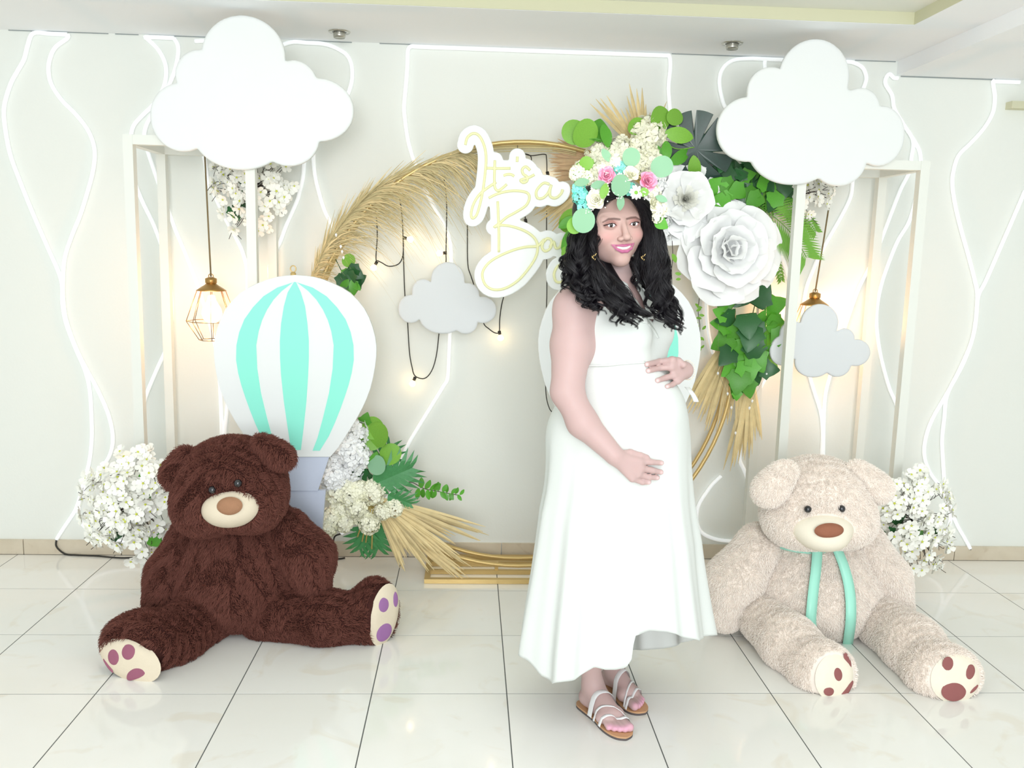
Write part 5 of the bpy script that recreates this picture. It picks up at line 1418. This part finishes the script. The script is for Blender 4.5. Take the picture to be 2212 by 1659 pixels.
# feet
def foot(hpx, tpx, inner):
    h_, t_ = floor_at(*hpx), floor_at(*tpx)
    l = t_ - h_; Ln = float(np.linalg.norm(l)); l = l / Ln; s = np.array([-l[1], l[0], 0]) * inner        # s: towards the big toe
    q = lambda a, b, z: h_ + l * a * Ln + s * b + Zu * (z + .014)
    P = [C(q(.13, 0, .028), q(.22, 0, .075), .028, .030, k=.01), C(q(.13, 0, .027), q(.45, -.008, .020), .027, .022, k=.015), C(q(.24, .002, .075), q(.62, .010, .030), .031, .024, k=.02),
         C(q(.66, .026, .022), q(.60, -.030, .017), .021, .016, k=.015), C(q(.30, .004, .05), q(.64, -.012, .022), .026, .02, k=.02)]
    tips = []
    for (b0, b1, a1, r) in ((.026, .023, .975, .0135), (.009, .007, .965, .0098), (-.005, -.007, .93, .0092), (-.018, -.020, .885, .0088), (-.029, -.032, .83, .0085)):
        tip = q(a1 - .04, b1, r - .002); tips.append(tip)
        P += [C(q(.68, b0, .016), tip, r * .95, r, k=.004)]
    an = q(.21, 0, .085)
    return P, an, q, Ln, l, s, tips
ftR = foot((1258, 1521), (1353, 1597), 1); ftL = foot((1306, 1478), (1388, 1543), -1)
kR, kL = np.array([SPN[0] - .055, 2.60, .48]), np.array([SPN[0] + .075, 2.68, .48])
legs = []
for ft, kn, hipo in ((ftR, kR, .085), (ftL, kL, -.085)):
    calf = ft[1] * .45 + kn * .55 + np.array([0, .02, 0])
    legs += ft[0] + [C(ft[1], calf, .030, .050, k=.02), C(calf, kn, .050, .052, k=.02), C(kn, sp(-.02, hipo, 960), .054, .085, k=.03)]
neckz = float(at(1340, 600, 2.6)[2])
bodyP = torso + legs + armR + armL + handR + handL
# --- one mesh: body, finer hands and finest head share one field, cut along matching planes
allP = torso + head + armR + armL + handR + handL + legs
hb0 = np.min([prim_box(p)[0] for p in head if p[6] > 0], 0) - .01; hb1 = np.max([prim_box(p)[1] for p in head if p[6] > 0], 0) + .01
v1, q1 = blob('x', torso + legs + armR + armL + handR + handL, .0036, None, ret=True)
v2, q2 = blob('x', [torso[-1]] + head, .0017, None, ret=True, lo=(hb0[0], hb0[1], float(HC[2]) - .150))
bv = np.concatenate([v1, v2]); bq = np.concatenate([q1, q2 + len(v1)])
body = obj('body', bv, bq, M_SKIN, root, True)
# skin tones: face make-up, painted nostril shade, toes, finger tips
base = np.array(srgb(198, 169, 165)[:3]); tone = np.tile(base, (len(bv), 1))
def blend(w, c):
    w = np.clip(w, 0, 1)[:, None]; tone[:] = tone * (1 - w) + np.array(srgb(*c)[:3]) * w
face = np.arange(len(v1), len(bv)); loc = (bv - HC) @ RH.T / HS / np.array([XS, 1, 1])
fx, fy, fz = loc.T; isf = np.zeros(len(bv)); isf[face] = 1; isf *= (fy > 30)
def polyd(pts, x, z):
    d = np.full(len(x), 99.)
    for a, b in zip(pts[:-1], pts[1:]):
        t = np.clip(((x-a[0])*(b[0]-a[0]) + (z-a[1])*(b[1]-a[1])) / ((b[0]-a[0])**2 + (b[1]-a[1])**2), 0, 1)
        d = np.minimum(d, np.hypot(x - a[0] - t*(b[0]-a[0]), z - a[1] - t*(b[1]-a[1])) - (a[2] + t*(b[2]-a[2])))
    return d
blend(isf * .40 * np.clip((fy - 20) / 45, 0, 1), (214, 172, 154))
blend(isf * .30 * np.exp(-(((np.abs(fx) - 42) / 18)**2 + ((fz + 32) / 16)**2)), (236, 150, 150))
ax1 = np.abs(fx)
eyed = np.hypot((ax1 - 30.5) / 1.25, fz - 3)
blend(isf * .55 * np.clip((17 - eyed) / 8, 0, 1) * (fz > -6), (176, 110, 104))
blend(isf * np.clip(1.2 - polyd([(9.5, 15.0, 1.7), (22, 17.2, 2.2), (35, 17.3, 1.9), (49, 9.5, .5)], ax1, fz) / 1.6, 0, 1) * .8, (92, 66, 60))
blend(isf * np.clip(1.0 - polyd([(17.02, -1.8, .3), (23, 3.2, 1.1), (30.36, 4.8, 1.5), (37.72, 3.6, 1.6), (46, .6, 1.0)], ax1, fz) / 1.2, 0, 1), (30, 20, 24))
blend(isf * .6 * np.clip(1.0 - polyd([(20.24, -4, .1), (30.36, -6, .2), (41.4, -3, .3)], ax1, fz) / 1.2, 0, 1), (60, 36, 40))
up_ = polyd([(-30, -54.2, .3), (-16, -57.6, 2.2), (-5, -57.9, 3.2), (0, -58.8, 2.8), (5, -57.9, 3.2), (16, -57.6, 2.2), (30, -54.2, .3)], fx, fz)
lo_ = polyd([(-29, -55.5, .4), (-19, -68, 2.6), (-7, -74.8, 3.8), (7, -74.8, 3.8), (19, -68, 2.6), (29, -55.5, .4)], fx, fz)
blend(isf * (fy > 66) * np.clip(1.0 - np.minimum(up_, lo_) / 1.6, 0, 1), (192, 108, 146))
blend(isf * .5 * np.exp(-((ax1 - 7) / 3.2)**2 - ((fz + 46.5) / 2.2)**2), (110, 60, 60))  # nostrils darkened in the skin colour, as shade
for ft in (ftR, ftL):
    for tp_ in ft[6]:
        blend(.75 * np.exp(-(np.linalg.norm(bv - (tp_ + np.array([0, 0, .004]) + ft[4] * .006), axis=1) / .011)**2), (244, 176, 206))
for f_ in fR + fL_:
    blend(.7 * np.exp(-(np.linalg.norm(bv - (f_[-1] - np.array([0, .006, 0])), axis=1) / .006)**2), (250, 216, 216))
at_ = body.data.color_attributes.new('tone', 'FLOAT_COLOR', 'POINT')
at_.data.foreach_set('color', np.concatenate([tone, np.ones((len(bv), 1))], 1).astype(np.float32).ravel())
# eyes, teeth
for s in (-1, 1):
    e = blob('eye', [HE(s*30, 70.5, -.5, 12.8)], .0013, M_EYEW, root)
    c = hl(s*30 - 1.0, 70.5, -.3); n = hf
    F = frame_to(n)
    def cap(nm, r, k0, m, par):
        vs = [c + n * (12.8 * HS + k0)]; N_ = 16
        for R_ in (.5, 1):
            a_ = r * R_
            for k in range(N_):
                an = 2 * pi * k / N_
                vs.append(c + F[:, 0] * a_ * cos(an) + F[:, 1] * a_ * sin(an) + n * (math.sqrt((12.8*HS)**2 - a_**2) + k0))
        fs = [(0, 1 + k, 1 + (k+1) % N_) for k in range(N_)] + [(1+k, 1+N_+k, 1+N_+(k+1) % N_, 1+(k+1) % N_) for k in range(N_)]
        return obj(nm, vs, fs, m, par, True)
    cap('iris', 6.6 * HS, .0004, M_IRIS, e)
    blob('catchlight', [E_(c + n * 12.9 * HS + F[:, 0] * -.0016 + F[:, 1] * .0018, .0008)], .0003, M_TEETH, e)
tv, tf = [], []
for k in range(9):
    a = -1 + 2 * k / 8; x = 22 * a; y = 85.6 - 6.5 * a * a
    for z in (-60.5 + 2.5 * a * a, -71 + 9.5 * a * a): tv.append(hl(x, y, z))
tf = [(2*k, 2*k+1, 2*k+3, 2*k+2) for k in range(8)]
obj('teeth', tv, tf, M_TEETH, root, True)
# earrings, bracelet
for (x, y, Y) in ((1283, 555, 2.425), (1389, 556, 2.50)):
    mb = MB(); c = at(x, y, Y)
    for k in range(7):
        a = k * .9; d = np.array([.006 * cos(a), -.002, .010 - .004 * k])
        mb.tube([c + d * .6, c + d * .6 + np.array([.003 * cos(a), -.001, .004])], [.0016, .0008], 6)
    mb.build('earring', M_GOLD, root, True)
mb = MB(); bc = lw + np.array([.012, .006, 0]); bn = np.array([.8, .6, .05]); F = frame_to(bn)
for k in range(26):
    a = 2 * pi * k / 26; p = bc + F[:, 0] * .027 * cos(a) + F[:, 1] * .029 * sin(a)
    mb.lathe([(.0003, -.0024), (.0022, -.0012), (.0022, .0012), (.0003, .0024)], p, 6)
mb.build('bracelet', M_PEARL, root, True)
# sandals
for ft, nm in ((ftR, 'sandal'), (ftL, 'sandal')):
    P, an, q, Ln, l, s, tips = ft
    out = []
    prof = [(-.03, 0), (-.02, .018), (.05, .031), (.2, .033), (.45, .031), (.65, .042), (.80, .044), (.92, .038), (1.0, .022), (1.03, 0)]
    prof2 = [(1.02, -.012), (.95, -.030), (.82, -.040), (.65, -.040), (.45, -.032), (.2, -.033), (.05, -.031), (-.02, -.018)]
    oc = spline([(a, b, 0) for a, b in prof + prof2], 4, True)
    n = len(oc); vs = []
    for z in (.0005, .0075, .0075, .0125):
        for o_ in oc: vs.append(q(o_[0], o_[1], z - .014))
    fs = [(i, (i+1) % n, n + (i+1) % n, n + i) for i in range(n)] + [(2*n + i, 2*n + (i+1) % n, 3*n + (i+1) % n, 3*n + i) for i in range(n)]
    fm = [1] * n + [0] * n
    fs += [tuple(reversed(range(n))), tuple(range(3*n, 4*n))]; fm += [1, 0]
    sd = obj('sandal', vs, fs, [M_SOLE, M_SOLEE], root, False, fm)
    def strap(a0, a1, w0, r):
        pts = []
        for k in range(15):
            u = -1 + 2 * k / 14; a_ = a0 + (a1 - a0) * (u + 1) / 2; b_ = u * w0
            zs = np.arange(.0, .13, .0015); pp = np.array([q(a_, b_, z - .014) for z in zs])
            dd = sdf(P, pp[:, 0], pp[:, 1], pp[:, 2]); ins = np.nonzero(dd < .003)[0]
            z = zs[ins[-1]] if len(ins) else .012
            pts.append(q(a_, b_, max(z, .010) - .014))
        vs, fs = [], []
        for p in pts:
            vs += [p - l * r, p + Zu * .0022 - l * r * .8, p + Zu * .0022 + l * r * .8, p + l * r]
        for i in range(14): fs += [(4*i+k, 4*i+k+1, 4*i+k+5, 4*i+k+4) for k in range(3)]
        obj('strap', vs, fs, M_STRAP, sd, True)
    strap(.40, .52, .040, .011); strap(.52, .80, .044, .0045); strap(.66, .86, .047, .006)

# --- hair: a dark mass under ringlets of strands
LH = lambda pts: [at(*p) for p in pts]
hm = [HE(0, -30, 36, (80, 100, 90)), HE(0, 118, -18, (70, 80, 88), 6, -1)]
def chain(pts, r0, r1, k=.02):
    P_ = LH(pts); n = len(P_) - 1
    return [C(P_[i], P_[i+1], r0 + (r1-r0)*i/n, r0 + (r1-r0)*(i+1)/n, k=k) for i in range(n)]
hm += chain([(1272,478,2.585),(1256,530,2.57),(1252,575,2.55),(1244,603,2.535)], .036, .030)
hm += chain([(1272,520,2.54),(1272,575,2.50),(1296,625,2.47),(1325,655,2.45),(1344,668,2.44)], .026, .016)
hm += chain([(1288,560,2.58),(1305,600,2.57),(1330,625,2.56)], .035, .03)
hm += chain([(1403,478,2.60),(1415,540,2.59),(1416,600,2.58),(1428,645,2.55),(1444,672,2.53)], .028, .016)
hm += chain([(1390,450,2.60),(1398,505,2.62),(1395,565,2.65)], .026, .03)
hm += chain([(1395,560,2.66),(1398,610,2.66)], .035, .03)
hair = blob('hair', hm, .004, M_HAIRB, root)
pts_all, cnts = [], []
HRG = np.random.RandomState(77)
def locks(path, n, spread, amp, turns, nstr=34, lr=.0085, K=44, depth=.02, tail=.02, grow=1.5):
    base_ = np.array(spline(LH(path), 8)); m = len(base_)
    ss = np.linspace(0, 1, m)
    for _ in range(int(n * 1.5)):
        off = np.array([HRG.normal(0, spread) * mpp(2.5), HRG.uniform(-depth, depth * .4), HRG.normal(0, spread * .5) * mpp(2.5)])
        ln = HRG.uniform(.80, 1.04); ph = HRG.uniform(0, 2*pi); tr = turns * HRG.uniform(.8, 1.25); am = amp * HRG.uniform(.7, 1.3); sg = HRG.choice([-1, 1])
        t = np.linspace(0, 1, K)
        cx = np.stack([np.interp(np.minimum(t * ln, 1), ss, base_[:, i]) for i in range(3)], 1) + off[None] * np.clip(t * 2.5, .25, 1)[:, None]
        if ln > 1: cx[:, 2] -= (np.maximum(t * ln - 1, 0) * .3)
        w = t ** grow
        ang = ph + sg * 2 * pi * tr * t ** 1.25
        hel = np.stack([np.cos(ang), np.sin(ang) * .8, .0 * ang], 1) * (am * w)[:, None]
        hel[:, 2] += tail * np.sin(ang * .5) * w * .3
        c = cx + hel
        for _s in range(nstr):
            a = HRG.uniform(0, 2*pi); rr = lr * math.sqrt(HRG.rand())
            o_ = np.stack([np.cos(a + ang * .3), np.sin(a + ang * .3), np.full(K, .6 * sin(a * 2))], 1) * rr * (.20 + .80 * np.sin(np.clip(t * .97 + .03, 0, 1) * pi))[:, None]
            wob = np.stack([np.sin(t * HRG.uniform(6, 14) + HRG.uniform(0, 6)) for _q in range(3)], 1) * .0011
            pts_all.append(c + o_ + wob + HRG.normal(0, .0006, (1, 3))); cnts.append(K)
locks([(1300,436,2.53),(1268,482,2.54),(1250,535,2.52),(1238,580,2.50),(1238,622,2.49)], 18, 13, .019, 3.0)
locks([(1296,438,2.52),(1268,490,2.51),(1258,550,2.475),(1268,605,2.45),(1284,650,2.44)], 17, 13, .019, 3.0)
locks([(1298,440,2.51),(1270,500,2.50),(1276,562,2.465),(1312,620,2.43),(1340,668,2.415),(1352,696,2.41)], 14, 10, .017, 2.8)
locks([(1284,550,2.49),(1306,602,2.45),(1345,645,2.42),(1372,678,2.405),(1392,694,2.40)], 7, 7, .014, 2.2)
locks([(1268,560,2.48),(1262,620,2.45),(1274,655,2.44),(1292,672,2.43)], 7, 8, .019, 2.4)
locks([(1388,436,2.55),(1414,490,2.56),(1422,550,2.55),(1426,610,2.53),(1442,660,2.50),(1458,700,2.49)], 18, 9, .016, 3.4)
locks([(1386,440,2.54),(1410,500,2.55),(1414,570,2.54),(1414,630,2.52),(1432,675,2.50),(1462,712,2.49)], 12, 9, .016, 3.4)
locks([(1385,520,2.58),(1392,580,2.57),(1400,630,2.55)], 8, 10, .008, 2.0)
locks([(1382,440,2.53),(1400,490,2.555),(1402,550,2.555),(1403,612,2.54)], 9, 6, .006, 2.0)
# smooth front sweep from the parting
locks([(1342,421,2.47),(1306,432,2.49),(1276,458,2.515),(1262,505,2.515),(1262,545,2.495)], 14, 4.5, .002, .8, 40, .009, 30, .006)
locks([(1348,422,2.47),(1374,430,2.484),(1394,456,2.510),(1403,500,2.535),(1402,545,2.54)], 14, 4.5, .002, .8, 40, .009, 30, .006)
allp = np.concatenate(pts_all)
hc = bpy.data.hair_curves.new('strands'); hc.add_curves(cnts)
hc.attributes['position'].data.foreach_set('vector', (allp - np.array(wloc(hair))).astype(np.float32).ravel())
ra = hc.attributes.new('radius', 'FLOAT', 'POINT'); ra.data.foreach_set('value', np.concatenate([.00052 * np.clip((1.02 - np.linspace(0, 1, k)) * 4, .15, 1) for k in cnts]).astype(np.float32))
hc.materials.append(M_HAIR)
so = bpy.data.objects.new('strands', hc); link(so, hair); so['kind'] = 'stuff'

# ------------------------------------------------------------------ flower crown on her hair
CY = 2.445
t = empty('flower_crown', at(1338, 400, CY + .04), "flower crown of pink roses, mint blooms and eucalyptus on the woman's hair", 'flower crown')
ring = [hl(84 * cos(a), -8 + 92 * sin(a), 72 + 6 * sin(a)) for a in np.linspace(0, 2*pi, 30)[:-1]]
MB().tube(ring, .006, 6, closed=True).build('band', M_LEAFD, t, True)
PP = [petal_mesh('petal', M_PINK, 1.05, .55, .03, seed=20 + s) for s in range(2)]; CP = [petal_mesh('petal', M_CREAMP, 1.05, .55, .03, seed=30 + s) for s in range(2)]
DP = [petal_mesh('petal', M_PETAL, .42, .12, .01, 2, 3, seed=40)]
def bloom(name, x, y, Y, R_px, rings, pets, n, seed):
    o = empty_child(name, t); c = at(x, y, Y); o.location = Vector([float(q) for q in c]) - t.location
    bpy.context.view_layer.update()
    flower(o, c, R_px * mpp(Y), rings, pets, n, seed=seed)
    return o
ROSE = [(5, .95, 1.15, .12, -.05), (5, .85, .85, .10, .0), (5, .72, .55, .07, .05), (4, .6, .3, .05, .08), (3, .5, .12, .02, .1)]
bloom('pink_rose', 1310, 381, CY - .01, 21, ROSE, PP, (-.15, -1, .15), 1)
bloom('pink_rose', 1397, 392, CY, 23, ROSE, PP, (.2, -1, .15), 2)
bloom('cream_rose', 1362, 379, CY - .012, 19, ROSE, CP, (.05, -1, .5), 3)
bloom('cream_rose', 1288, 432, CY - .005, 24, ROSE, CP, (-.3, -1, .0), 4)
bloom('cream_rose', 1410, 440, CY + .035, 20, ROSE, CP, (.5, -1, .0), 5)
for x, y, r, sd in ((1374,416,15,6),(1303,412,14,7),(1288,405,12,8),(1340,385,11,9)):
    o = bloom('daisy', x, y, CY - .018, r, [(12, 1.0, 1.35, .1, 0)], DP, (.1, -1, .1), sd)
    blob('daisy_centre', [E_(at(x, y, CY - .020), (.0055, .003, .0055))], .0016, M_LEAFL, o)
for i, (x, y, r, m_) in enumerate(((1255,426,17,0),(1262,446,14,0),(1250,408,13,0),(1363,409,13,0),(1341,362,15,0),(1246,374,16,1),(1270,385,14,1),(1330,350,15,1),(1412,415,15,1),(1268,462,10,1),(1300,365,12,1),(1425,450,15,1),(1420,470,11,1))):
    florets('cluster_bloom', at(x, y, CY + .005 + (.03 if x > 1405 else 0)), r * mpp(CY), (M_MINTP, M_CREAMP)[m_], t, 36, .42, seed=80 + i)
for x, y, s, a, me, dy in ((1336,424,46,8,L_EUC,-.03),(1341,420,34,178,L_OVALE,-.02),(1262,450,52,182,L_EUC,-.025),(1406,366,48,75,L_EUC,-.0),(1360,360,40,8,L_EUC,-.01),(1240,398,34,75,L_OVALE,-.01),(1300,430,36,15,L_OVAL,-.035),(1276,402,34,78,L_OVALE,-.03),
                           (1416,424,28,110,L_OVALE,.02),(1382,420,20,60,L_LIGHT,-.02),(1318,350,34,-30,L_OVALE,0),(1248,470,36,-160,L_LIGHT,0),(1420,478,28,120,L_HEART,.04),(1280,360,30,-60,L_LIGHT,.01)):
    put('leaf', me, t, x, y, CY + dy, s, a, RNG.uniform(-.25, .15), RNG.uniform(-.2, .2))
mb = MB(); rg = random.Random(12)
for (cx, cy) in ((1278,452),(1325,392),(1350,398),(1318,368),(1390,412),(1330,420),(1300,445),(1400,422)):
    for k in range(9):
        p = at(cx + rg.uniform(-14, 14), cy + rg.uniform(-10, 10), CY - .02 - rg.uniform(0, .015))
        mb.lathe([(.0003, -.002), (.0024, 0), (.0003, .002)], p, 5)
mb.build('baby_breath', M_PETAL, t, kind='stuff')
